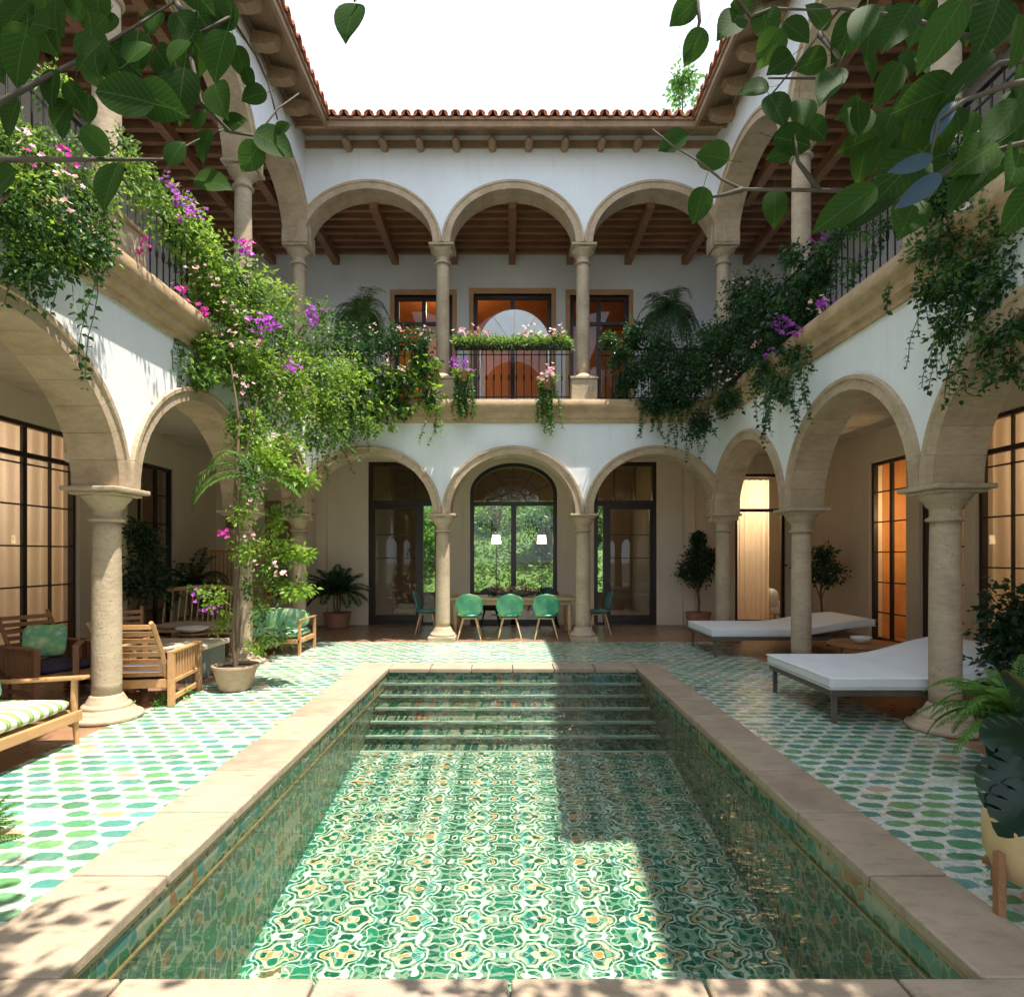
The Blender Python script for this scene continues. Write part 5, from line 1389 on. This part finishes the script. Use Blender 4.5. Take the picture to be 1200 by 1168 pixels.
# ================================================================== CLIMBING PLANTS
# left: potted climber rising to the balcony
b0 = Vector((-3.26, 6.98, 0))
t_ = thing('flowering_climber', b0, 'tall flowering climber growing out of the round clay pot by the pool', 'climbing plant')
pot(t_, .17, .25, .30, M['pot'])
MB().tube([(0,0,.25),(-.03,.02,.8),(.02,.05,1.5),(-.04,.08,2.3),(.0,.1,3.2),(-.1,.1,3.9)], [.028,.026,.024,.022,.018,.012], 8).tube([(0.02,0,.25),(.05,.03,.9),(-.03,.05,1.7),(.05,.08,2.6),(.2,.15,3.5)], [.014]*3+[.012,.008], 6).build('stem', M['bark'], t_, smooth=60)
cl = []
for (px, py, r_, wt) in ((300,648,.20,1),(318,668,.22,1),(330,640,.18,.7),(296,690,.16,.6),(250,705,.17,.7),(235,690,.12,.35),(265,730,.12,.4),(320,745,.17,.8),(300,755,.12,.4),(305,720,.12,.5),(285,600,.14,.6),(300,575,.16,.6),(318,610,.16,.6),(290,545,.18,.8),(312,530,.2,.9),(335,600,.15,.4),(280,640,.12,.4),(330,690,.14,.4)):
    cl.append((tuple(P(px, py, 7.0+random.uniform(-.15,.25))), r_, wt))
foliage('foliage', M['lime'], t_, cl[::2], 300, .055); foliage('foliage', M['mid'], t_, cl[1::2], 300, .055)
foliage('foliage', M['lime'], t_, [(tuple(P(350,650,7.1)),(.22,.1,.05),.5),(tuple(P(345,690,7.1)),(.2,.1,.05),.5),(tuple(P(350,560,7.1)),(.2,.1,.08),.6),(tuple(P(320,545,7.1)),(.2,.1,.08),.6)], 420, .075)
blooms('flowers', M['pink'], t_, [tuple(P(px,py,6.8)) for px,py in ((293,625),(298,660),(322,668),(335,672),(292,590))], 5, .10, .03)
blooms('flowers', M['magenta'], t_, [tuple(P(px,py,6.75)) for px,py in ((265,624),)], 9, .06, .035)
blooms('flowers', M['purple'], t_, [tuple(P(px,py,6.75)) for px,py in ((240,712),(255,715),(232,700))], 5, .10, .03)
fronds('frond', M['mid'], t_, P(298,560,6.95), [(R(200),.55,.95,1.9,.17),(R(185),.9,1.1,2.1,.17),(R(215),.25,.8,1.4,.15),(R(-10),.2,.7,1.2,.14),(R(10),.6,.7,1.6,.14),(R(170),1.25,.9,2.4,.15)], 24, .024, 'rib', M['mid'])

# left balcony vines
t_ = thing('bougainvillea', (-3.7, 8.6, ZFL), 'huge lime green bougainvillea spilling over the far end of the left balcony', 'climbing plant')
cl = []
for (px, py, Y, r_, wt) in ((210,265,6.7,.30,.8),(235,290,7.0,.33,1),(262,320,7.4,.36,1.1),(285,350,7.8,.4,1.2),(262,375,7.4,.33,1),(300,390,7.9,.42,1.3),(275,420,7.5,.36,1.2),(320,350,8.6,.4,1),(330,400,8.5,.45,1.4),(300,440,7.9,.42,1.3),(340,445,8.3,.45,1.4),(370,400,9.0,.42,1.2),(375,440,8.8,.42,1.2),(350,480,8.4,.4,1.1),(310,480,7.8,.36,1),(380,480,9.1,.36,.9),(405,440,9.6,.35,.8),(255,400,7.1,.24,.7),(235,440,6.9,.16,.5),(245,415,7.0,.22,.6),(385,520,8.8,.18,.35),(430,500,9.8,.18,.4),(300,530,7.4,.22,.5),(375,370,9.3,.22,.5),(290,500,7.4,.24,.7),(330,520,7.9,.26,.6),(365,510,8.6,.25,.5),(250,345,7.2,.34,1),(240,320,7.0,.30,.9)):
    cl.append((tuple(P(px, py, Y)), r_, wt))
foliage('foliage', M['lime'], t_, [c for i, c in enumerate(cl) if i % 3 != 2], 720, .062)
foliage('foliage', M['mid'], t_, [c for i, c in enumerate(cl) if i % 3 != 1], 480, .062)
st = MB()
for c, r_, wt in cl:
    a = Vector((-3.72, min(10.5, c[1]+.3), 4.6)); st.tube([a, (a+Vector(c))/2+Vector((0,0,.25)), c], [.02,.014,.006], 6)
st.build('stem', M['bark'], t_, world=True, smooth=60)
blooms('flowers', M['purple'], t_, [tuple(P(px,py,Y)) for px,py,Y in ((303,383,7.3),(312,382,7.3),(318,380,7.3),(362,371,8.4),(370,372,8.4),(341,432,7.8),(288,292,7.4),(212,235,6.4),(222,248,6.5))], 12, .12, .045)
blooms('flowers', M['magenta'], t_, [tuple(P(px,py,Y)) for px,py,Y in ((290,288,7.3),(215,342,6.5),(170,288,5.8),(240,365,6.7))], 8, .09, .04)
blooms('flowers', M['pink'], t_, [tuple(P(px,py,Y)) for px,py,Y in ((235,310,6.7),(250,330,6.8),(262,352,7.0),(280,366,7.1),(300,405,7.3),(270,395,7.0),(330,470,7.8),(280,450,7.1))], 7, .12, .03)
strands('trail', M['mid'], t_, [(tuple(P(px, py, Y)), ln) for px,py,Y,ln in ((205,385,6.6,.5),(215,400,6.7,.55),(225,395,6.8,.4),(345,500,7.9,.6),(360,510,8.3,.5),(300,520,7.4,.5),(270,470,7.2,.5),(385,490,8.8,.7),(330,520,7.8,.6))*2], .06, .045, .06, M['mid'])

t_ = thing('climbing_vine', (-1.9, 10.75, ZFL), 'broad leaved vine covering the railing left of the middle balcony', 'climbing plant')
cl = [(tuple(P(px,py,Y)), r_, wt) for px,py,Y,r_,wt in ((400,400,10.2,.32,1),(430,410,10.4,.3,1),(460,400,10.5,.28,1),(490,402,10.5,.26,1),(420,440,10.2,.3,1),(450,450,10.4,.28,1),(480,445,10.5,.28,.9),(500,430,10.5,.22,.7),(410,470,9.9,.3,.8),(440,480,10.2,.24,.6),(395,500,9.6,.25,.6),(470,475,10.5,.2,.5),(505,465,10.5,.14,.4))]
foliage('foliage', M['dark'], t_, cl, 620, .07); foliage('foliage', M['lime'], t_, [(c, .25, w_) for c, r_, w_ in cl[4:]], 130, .12, ratio=.85, clump=5)
blooms('flowers', M['pink'], t_, [tuple(P(px,py,10.2)) for px,py in ((415,392),(440,388),(470,385),(498,388),(455,420),(472,432))], 6, .12, .03)
strands('trail', M['lime'], t_, [(tuple(P(px, py, 10.35)), ln) for px,py,ln in ((507,470,.75),(512,472,.6),(430,480,.6),(410,490,.7),(460,485,.35),(390,500,.8),(375,510,.8),(422,495,.5))*2], .065, .05, .05, M['mid'])

t_ = thing('climbing_vine', (-3.7, 4.6, ZFL), 'flowering vine over the nearest end of the left balcony with loose hanging tendrils', 'climbing plant')
cl = [(tuple(P(px,py,Y)), r_, wt) for px,py,Y,r_,wt in ((5,175,4.2,.22,.9),(30,165,4.3,.2,.8),(15,215,4.2,.28,1.1),(55,205,4.4,.24,1),(85,195,4.5,.2,.7),(50,250,4.3,.28,1.1),(20,265,4.2,.28,1),(90,245,4.5,.22,.9),(115,235,4.7,.2,.7),(75,285,4.4,.2,.8),(40,300,4.25,.2,.8),(110,270,4.6,.18,.6),(130,200,4.9,.18,.5),(75,115,4.7,.14,.4),(60,95,4.6,.12,.3),(140,165,5.1,.16,.5),(165,210,5.6,.2,.7),(180,235,5.9,.24,.8),(160,190,5.5,.16,.4),(35,320,4.2,.14,.5),(110,300,4.6,.14,.5),(-25,220,4.1,.35,1),(-20,290,4.1,.25,.8))]
foliage('foliage', M['mid'], t_, cl, 330, .045); foliage('foliage', M['lime'], t_, cl[::2]+cl[1::4], 230, .045); foliage('foliage', M['dark'], t_, cl[9:12]+cl[19:21]+cl[5:7], 350, .05)
blooms('flowers', M['pink'], t_, [tuple(P(px,py,Y)) for px,py,Y in ((35,155,3.95),(38,172,3.95),(65,200,4.1),(90,213,4.2),(75,238,4.1))], 4, .06, .026)
blooms('flowers', M['magenta'], t_, [tuple(P(px,py,Y)) for px,py,Y in ((35,180,3.95),(78,182,4.2))], 6, .06, .03)
blooms('flowers', M['purple'], t_, [tuple(P(px,py,Y)) for px,py,Y in ((195,208,5.7),(205,218,5.8),(215,228,5.9),(226,240,6.1),(233,248,6.2))], 6, .08, .025)
strands('trail', M['dark'], t_, [(tuple(P(px, py, Y)), ln) for px,py,Y,ln in ((112,300,4.5,1.0),(116,300,4.5,.95),(100,330,4.4,.3),(70,320,4.3,.3),(30,325,4.2,.25),(15,320,4.2,.25),(75,300,4.3,.5),(85,335,4.4,.2))], .062, .075, .05, M['mid'], .62)

# right balcony vines
t_ = thing('climbing_vine', (3.7, 9.6, ZFL), 'dark green vine falling from the far end of the right balcony', 'climbing plant')
cl = [(tuple(P(px,py,Y)), r_, wt) for px,py,Y,r_,wt in ((745,395,10.6,.25,.9),(755,430,10.5,.28,1),(740,440,10.6,.22,.7),(775,410,10.5,.3,1.1),(780,450,10.4,.3,1.1),(770,475,10.4,.22,.7),(805,420,10.3,.3,1.1),(800,465,10.3,.3,1.1),(820,495,10.2,.2,.7),(815,440,10.1,.3,1),(835,430,9.8,.32,1.1),(850,400,9.4,.34,1.1),(860,440,9.4,.3,1),(875,375,8.9,.32,1),(885,410,8.8,.34,1.1),(895,350,8.3,.26,.8),(905,385,8.3,.3,1),(900,430,8.3,.24,.7),(945,365,7.4,.18,.6),(960,320,7.2,.14,.5),(870,345,8.9,.26,.8),(915,455,8.0,.16,.4),(935,415,7.5,.16,.4),(835,395,9.9,.26,.8),(730,455,10.7,.2,.5),(925,365,7.7,.24,.8),(920,400,7.8,.2,.6),(940,335,7.4,.18,.5),(850,470,9.6,.2,.5),(715,400,10.7,.15,.4),(725,420,10.7,.18,.4),(930,300,7.6,.15,.3))]
foliage('foliage', M['dark'], t_, cl, 620, .062); foliage('foliage', M['deep'], t_, cl, 420, .065)
foliage('foliage', M['mid'], t_, cl[9:]+cl[:1], 150, .06)
strands('trail', M['deep'], t_, [(tuple(P(px+random.uniform(-6,6), py, Y)), ln*random.uniform(.6,1)) for px,py,Y,ln in ((755,460,10.4,.9),(770,470,10.4,.8),(785,470,10.3,.9),(800,480,10.2,.7),(815,490,10.2,.8),(825,490,10.1,.7),(740,450,10.6,.5),(762,440,10.4,.8),(790,440,10.3,.9),(775,430,10.4,.8))*4], .06, .05, .04, M['mid'], .5)
strands('trail', M['dark'], t_, [(tuple(P(px+random.uniform(-4,4), py, Y)), ln*random.uniform(.7,1)) for px,py,Y,ln in ((880,440,8.3,.5),(897,440,7.7,1.0),(905,430,7.6,1.1),(915,440,7.5,.7),(930,410,7.2,1.0),(938,420,7.1,.9),(945,420,7.0,.7),(865,450,8.8,.5),(950,400,7.0,.5),(890,450,8.0,.6))*2], .065, .06, .06, M['mid'], .7)
blooms('flowers', M['purple'], t_, [tuple(P(px,py,Y)) for px,py,Y in ((910,380,7.6),(918,378,7.5),(928,385,7.4),(935,392,7.3),(965,275,6.8),(962,358,6.8),(900,412,7.7))], 9, .10, .04)
blooms('flowers', M['pink'], t_, [tuple(P(px,py,Y)) for px,py,Y in ((960,365,6.7),(965,352,6.7),(862,330,8.6),(865,438,8.8),(850,445,9.0),(842,430,9.3),(885,400,8.2))], 6, .12, .028)

t_ = thing('climbing_vine', (3.8, 6.6, ZFL), 'thin trailing vine threaded along the right balcony railing', 'climbing plant')
cl = [((3.78, y, z), (.10,.25,.18), w_) for y, z, w_ in ((5.2,5.3,1),(5.5,5.35,1),(5.8,5.35,.9),(6.2,5.35,.8),(6.6,5.3,.8),(7.0,5.2,1),(7.3,5.0,1),(6.0,4.9,.4),(6.5,4.75,.4),(5.4,4.9,.6),(7.2,4.7,.8),(5.0,4.8,.8))]
foliage('foliage', M['dark'], t_, cl, 420, .045); foliage('foliage', M['mid'], t_, cl, 160, .045)
t_ = thing('climbing_vine', (3.75, 4.7, ZFL), 'small leaved vine cascading from the nearest end of the right balcony', 'climbing plant')
cl = [(tuple(P(px,py,Y)), r_, wt) for px,py,Y,r_,wt in ((1060,215,5.3,.16,.6),(1085,245,5.1,.18,.8),(1110,225,4.9,.2,.9),(1130,260,4.8,.22,1),(1100,290,4.95,.2,.9),(1155,230,4.6,.22,1),(1180,260,4.5,.24,1),(1150,300,4.65,.22,1),(1120,330,4.8,.2,.9),(1095,340,4.95,.14,.5),(1175,330,4.5,.2,.8),(1140,365,4.7,.16,.7),(1110,385,4.85,.14,.5),(1195,380,4.4,.16,.6),(1165,395,4.6,.13,.4),(1200,200,4.4,.25,1),(1150,170,4.7,.2,.7),(1100,180,5.0,.18,.5),(1225,290,4.3,.25,1),(1185,430,4.5,.1,.3))]
foliage('foliage', M['dark'], t_, cl, 470, .048); foliage('foliage', M['mid'], t_, cl, 250, .046)
strands('trail', M['dark'], t_, [(tuple(P(px+random.uniform(-4,4), py, Y)), ln*random.uniform(.6,1)) for px,py,Y,ln in ((1075,310,5.0,.7),(1085,330,4.95,.9),(1100,380,4.85,.7),(1095,400,4.85,.6),(1120,390,4.75,.6),(1145,390,4.65,.5),(1165,390,4.6,.5),(1185,390,4.45,.5),(1045,330,5.25,.15),(1130,400,4.7,.4),(1040,345,5.3,.1),(1150,420,4.6,.4))*2], .05, .05, .07, M['mid'], .65)
blooms('flowers', M['white_p'], t_, [tuple(P(px,py,4.5)) for px,py in ((1120,140),(1140,150),(1135,370),(1120,250))], 4, .08, .025)

# ================================================================== OVERHANGING BRANCHES (near the viewer)
def branch(label, stems, leaves, fill, mat='big'):
    base = P(*stems[0][0]) if len(stems[0][0]) == 3 else Vector(stems[0][0])
    t_ = thing('leafy_branch', base, label, 'branch')
    for st_ in stems:
        pts = [P(*p) for p in st_]; rr = [max(.0022, .0075*(1-i/(len(pts)))) for i in range(len(pts))]
        MB().tube(pts, rr, 7).build('twig', M['twig'], t_, world=True, smooth=180)
    A=[];B=[];C_=[];L=[];W=[]
    for (px, py, size, Y, ang) in leaves + fill:
        c = P(px, py, Y); s_ = size/688*Y; a = R(ang)
        ax = Vector((math.cos(a), random.uniform(-.35,.35), math.sin(a))).normalized()
        nm = Vector((random.uniform(-.35,.35), -1, random.uniform(-.45,.45)))
        if size > 66: nm = Vector((random.uniform(-.5,.5), -1, random.uniform(.3,1.0)))
        A.append(c - ax*s_*.5); B.append(ax); C_.append(nm); L.append(s_*(1.08 if size < 66 else .85)); W.append((s_*random.uniform(.74,.95) if size < 66 else s_*.46) * (1 if mat == 'big' else .5))
    leaf_mesh('foliage', M[mat], np.array([tuple(a) for a in A]), np.array([tuple(a) for a in B]), np.array([tuple(a) for a in C_]), np.array(L), np.array(W), t_, rich=True)
    return t_
def da(): return random.uniform(220, 320)
lv = [(22,68,50,1.3,240),(100,65,50,1.25,200),(148,112,62,1.2,170),(185,118,52,1.25,330),(211,105,54,1.4,260),(225,60,48,1.45,250),(242,32,48,1.5,300),(281,70,28,1.6,280),(291,90,22,1.6,285),(299,111,27,1.6,200),(255,113,46,1.45,290),(272,144,28,1.5,10),(240,168,34,1.45,240),(111,165,36,1.2,140),(128,213,52,1.2,250),(295,182,34,1.5,230),(318,165,40,1.5,340),(246,212,38,1.5,350),(205,180,30,1.4,60),(262,17,38,1.5,130),(3,212,44,1.2,200),(17,14,40,1.4,240),(90,10,32,1.4,300),(127,28,28,1.4,200),(180,25,22,1.5,270),(12,135,44,1.3,220),(45,28,44,1.3,150),(160,60,36,1.35,60),(60,100,36,1.3,250),(215,20,36,1.5,80),(75,150,20,1.3,260),(233,140,24,1.5,60),(330,150,18,1.5,20),(190,70,38,1.4,300)]
branch('big rounded leaves hanging in front of the view, upper left', [[(-60,150,1.25),(0,120,1.25),(60,88,1.3),(110,62,1.35),(160,30,1.4),(205,2,1.5),(230,-40,1.5)], [(-60,187,1.2),(0,187,1.2),(60,187,1.22),(120,187,1.22),(190,187,1.4),(230,165,1.45),(262,152,1.5)], [(205,2,1.5),(235,40,1.45),(270,20,1.5),(300,65,1.6),(315,100,1.6),(325,140,1.6)], [(210,10,1.5),(225,75,1.45),(235,120,1.45),(270,155,1.5),(300,160,1.5),(325,128,1.55),(350,110,1.6)], [(-20,240,1.2),(0,237,1.2),(12,222,1.2)]], lv, [(random.uniform(-20,260)*1.0, random.uniform(-20,60), random.uniform(28,52), random.uniform(1.3,1.6), da()) for _ in range(26)] + [(random.uniform(70,150), random.uniform(60,150), random.uniform(26,44), random.uniform(1.3,1.6), da()) for _ in range(8)])
branch('single green leaf hanging against the sky at the top', [[(440,-80,1.5),(425,-20,1.5),(415,2,1.5)]], [(410,20,44,1.5,255)], [])
lv = [(803,12,32,1.6,220),(815,52,34,1.6,240),(858,26,42,1.6,230),(897,25,38,1.6,280),(932,34,34,1.6,320),(904,53,36,1.6,240),(918,72,34,1.55,220),(954,72,32,1.55,200),(886,103,30,1.6,180),(910,125,40,1.5,290),(940,130,36,1.5,270),(928,164,42,1.5,350),(916,180,28,1.5,200),(836,183,38,1.5,150),(820,238,34,1.5,260),(908,241,38,1.7,270),(790,165,30,1.6,190),(1009,166,38,1.5,200),(971,99,72,1.3,240),(1019,72,34,1.5,300),(992,40,44,1.5,250),(960,20,34,1.6,130),(1040,147,45,1.5,250),(1074,113,40,1.5,280),(1070,154,36,1.4,260),(955,150,30,1.6,320),(1000,130,34,1.6,210),(870,5,26,1.6,150)]
fill = [(1053,31,84,1.15,235),(1100,45,90,1.1,240),(1163,24,60,1.2,250),(1177,96,84,1.1,230),(1130,90,70,1.2,220),(1090,113,62,1.25,200),(1173,144,84,1.1,225),(1012,205,76,1.3,215),(985,247,84,1.3,210),(1019,247,74,1.35,215),(1130,220,74,1.2,235),(1170,212,74,1.15,230),(1067,250,52,1.3,240),(1194,190,54,1.2,250),(1040,100,66,1.25,240),(1150,60,76,1.1,210),(1195,50,70,1.1,260),(1010,30,70,1.25,250),(1120,10,70,1.15,200),(1185,130,70,1.15,250),(1150,180,64,1.2,215),(1060,200,60,1.3,225),(1200,240,54,1.2,235),(1075,70,70,1.2,250),(1095,160,50,1.3,245)]
fill = [q for i_, q in enumerate(fill) if i_ % 4 != 3]
fill += [(random.uniform(1000,1210), random.uniform(-20,215), random.uniform(22,46), random.uniform(1.3,1.7), da()) for _ in range(46)]
branch('dense canopy of big leaves hanging in front of the view, upper right', [[(1280,20,1.2),(1200,48,1.2),(1130,42,1.25),(1060,20,1.35),(985,10,1.5),(960,40,1.55),(930,80,1.55),(905,110,1.55)], [(960,40,1.55),(985,70,1.5),(960,92,1.55),(900,92,1.6)], [(1280,190,1.25),(1150,182,1.3),(1060,226,1.4),(960,223,1.5),(870,222,1.5),(845,210,1.5),(820,190,1.5),(790,172,1.55),(765,152,1.6)], [(960,223,1.5),(935,190,1.5),(930,150,1.5)], [(870,222,1.5),(850,228,1.5),(830,232,1.5)], [(860,-30,1.6),(865,0,1.6),(880,20,1.6),(905,10,1.6),(950,12,1.55),(985,10,1.5)], [(815,-20,1.6),(820,25,1.6),(816,40,1.6)], [(1280,60,1.2),(1170,75,1.2),(1120,110,1.25),(1085,140,1.3)], [(1280,150,1.2),(1190,170,1.2),(1120,190,1.25),(1050,235,1.3)]], lv, fill)
branch('three slim blue green leaves hanging on the right', [[(1280,80,1.15),(1180,100,1.15),(1130,118,1.15),(1100,140,1.15),(1090,185,1.15)]], [(1103,145,68,1.15,238),(1071,192,44,1.15,195),(1080,222,50,1.15,215)], [], 'bluel')

# the crown the branches belong to, above and behind the viewer: it shades the near deck
t_ = thing('courtyard_tree', (-3.0, -3.0, 0), 'broad crowned tree above the near end of the courtyard', 'tree')
MB().tube([(0,0,-.01),(.1,.1,1.5),(.0,.3,3.2),(.4,.9,4.4),(1.2,1.8,5.2)], [.20,.16,.14,.10,.05], 12).tube([(0,.3,3.0),(1.5,.6,4.2),(3.5,1.0,4.8),(6.0,2.0,5.0)], [.10,.08,.06,.03], 10).tube([(0,.3,3.2),(-.3,1.6,4.4),(.2,3.2,4.9)], [.09,.07,.03], 10).build('trunk', M['bark'], t_, smooth=60)
cl = [((x, y, z), r_, w_) for x, y, z, r_, w_ in ((-1.7,1.75,4.6,.45,.7),(-1.0,1.5,4.6,.4,.6),(-.6,1.2,4.6,.4,.6),(-2.3,2.1,4.7,.45,.6),(-2.4,.7,4.6,.75,1),(-1.3,.9,4.9,.6,.8),(-3.0,1.7,5.2,.6,.7),(-1.8,1.5,5.0,.5,.55),(-.4,.3,4.8,.6,.7),(.9,.2,4.7,.7,.9),(2.0,.3,4.6,.8,1.1),(3.0,1.0,4.8,.8,1.2),(2.2,1.0,5.0,.6,.8),(3.5,2.0,5.4,.6,.8),(.2,-.6,4.6,.9,1.2),(-1.6,-.4,4.6,.9,1.2),(2.0,-.8,4.7,.9,1.2),(1.3,1.0,4.7,.55,.8))]
foliage('crown', M['dark'], t_, cl, 420, .13, clump=7)

# trees seen over the roof and through the arched window
def tree(x, y, h, r_, label, mat, seed, z0=0, n=14, size=.28, per=320):
    t_ = thing('tree', (x, y, z0), label, 'tree', 'garden trees beyond the house')
    MB().tube([(0,0,-.3),(.1,0,h*.3),(-.1,.1,h*.6),(0,0,h*.85)], [r_*.12,r_*.10,r_*.07,r_*.02], 10).build('trunk', M['bark'], t_, smooth=60)
    cl = []; br = MB()
    for k in range(n):
        a = random.uniform(0,6.28); q = r_*random.uniform(.15,.8); z = h*random.uniform(.38,.95)
        c = (x+q*math.cos(a), y+q*math.sin(a), z0+z); cl.append((c, r_*random.uniform(.28,.45), 1)); br.tube([(0,0,h*.4),((c[0]-x)*.6,(c[1]-y)*.6,z*.8),(c[0]-x,c[1]-y,z)], [r_*.04,r_*.03,r_*.01], 6)
    br.build('branch', M['bark'], t_); foliage('crown', M[mat], t_, cl, per, size, clump=9)
q = P(800, 112, 34)
random.seed(5); tree(q.x, q.y, q.z+2.6, 2.4, 'pale distant treetop showing above the tiled roof on the right', 'fern', 3, size=.24, per=420, n=24)
for i, (x, y, h, lb, m) in enumerate(((-2.6,23.5,4.8,'leafy garden tree left of centre behind the arched window','fern'),(-.5,26.5,6.0,'tall garden tree in the middle behind the arched window','lime'),(1.6,23.8,4.4,'bushy garden tree right of centre behind the arched window','fern'),(3.2,25.5,5.5,'dark garden tree at the right behind the arched window','mid'),(-5.2,25,5.5,'garden tree seen through the left dark glazed door','fern'),(5.4,25.5,6,'garden tree seen past the right dark glazed door','mid'))):
    tree(x, y, h, 1.3, lb, m, i, size=.16, per=300, n=12)
struct('added_bank', MB().add([(-14,21.5,-.05),(14,21.5,-.05),(14,31,5.2),(-14,31,5.2),(14,31,-1.5),(-14,31,-1.5)], [(0,1,2,3),(3,2,4,5)]), mat_plain('added_bank_green', (.08,.15,.03), .95, 0, .3, 3, coords='pos'))  # slope added to turn the greenery behind the window into full sun
gcv = tag(foliage('ground_cover', M['mid'], None, [((x+random.uniform(-.4,.4), y, -.0+(y-21.5)*.553+random.uniform(0,.35)), (.75,.7,.35), 1) for x in np.arange(-9,9.1,1.0) for y in np.arange(21.8,30.5,.85)], 130, .17, clump=8), 'dense sunny ground cover on the added sun-facing bank behind the house', 'ground cover', kind='stuff')
# potted plant shapes on the garden side
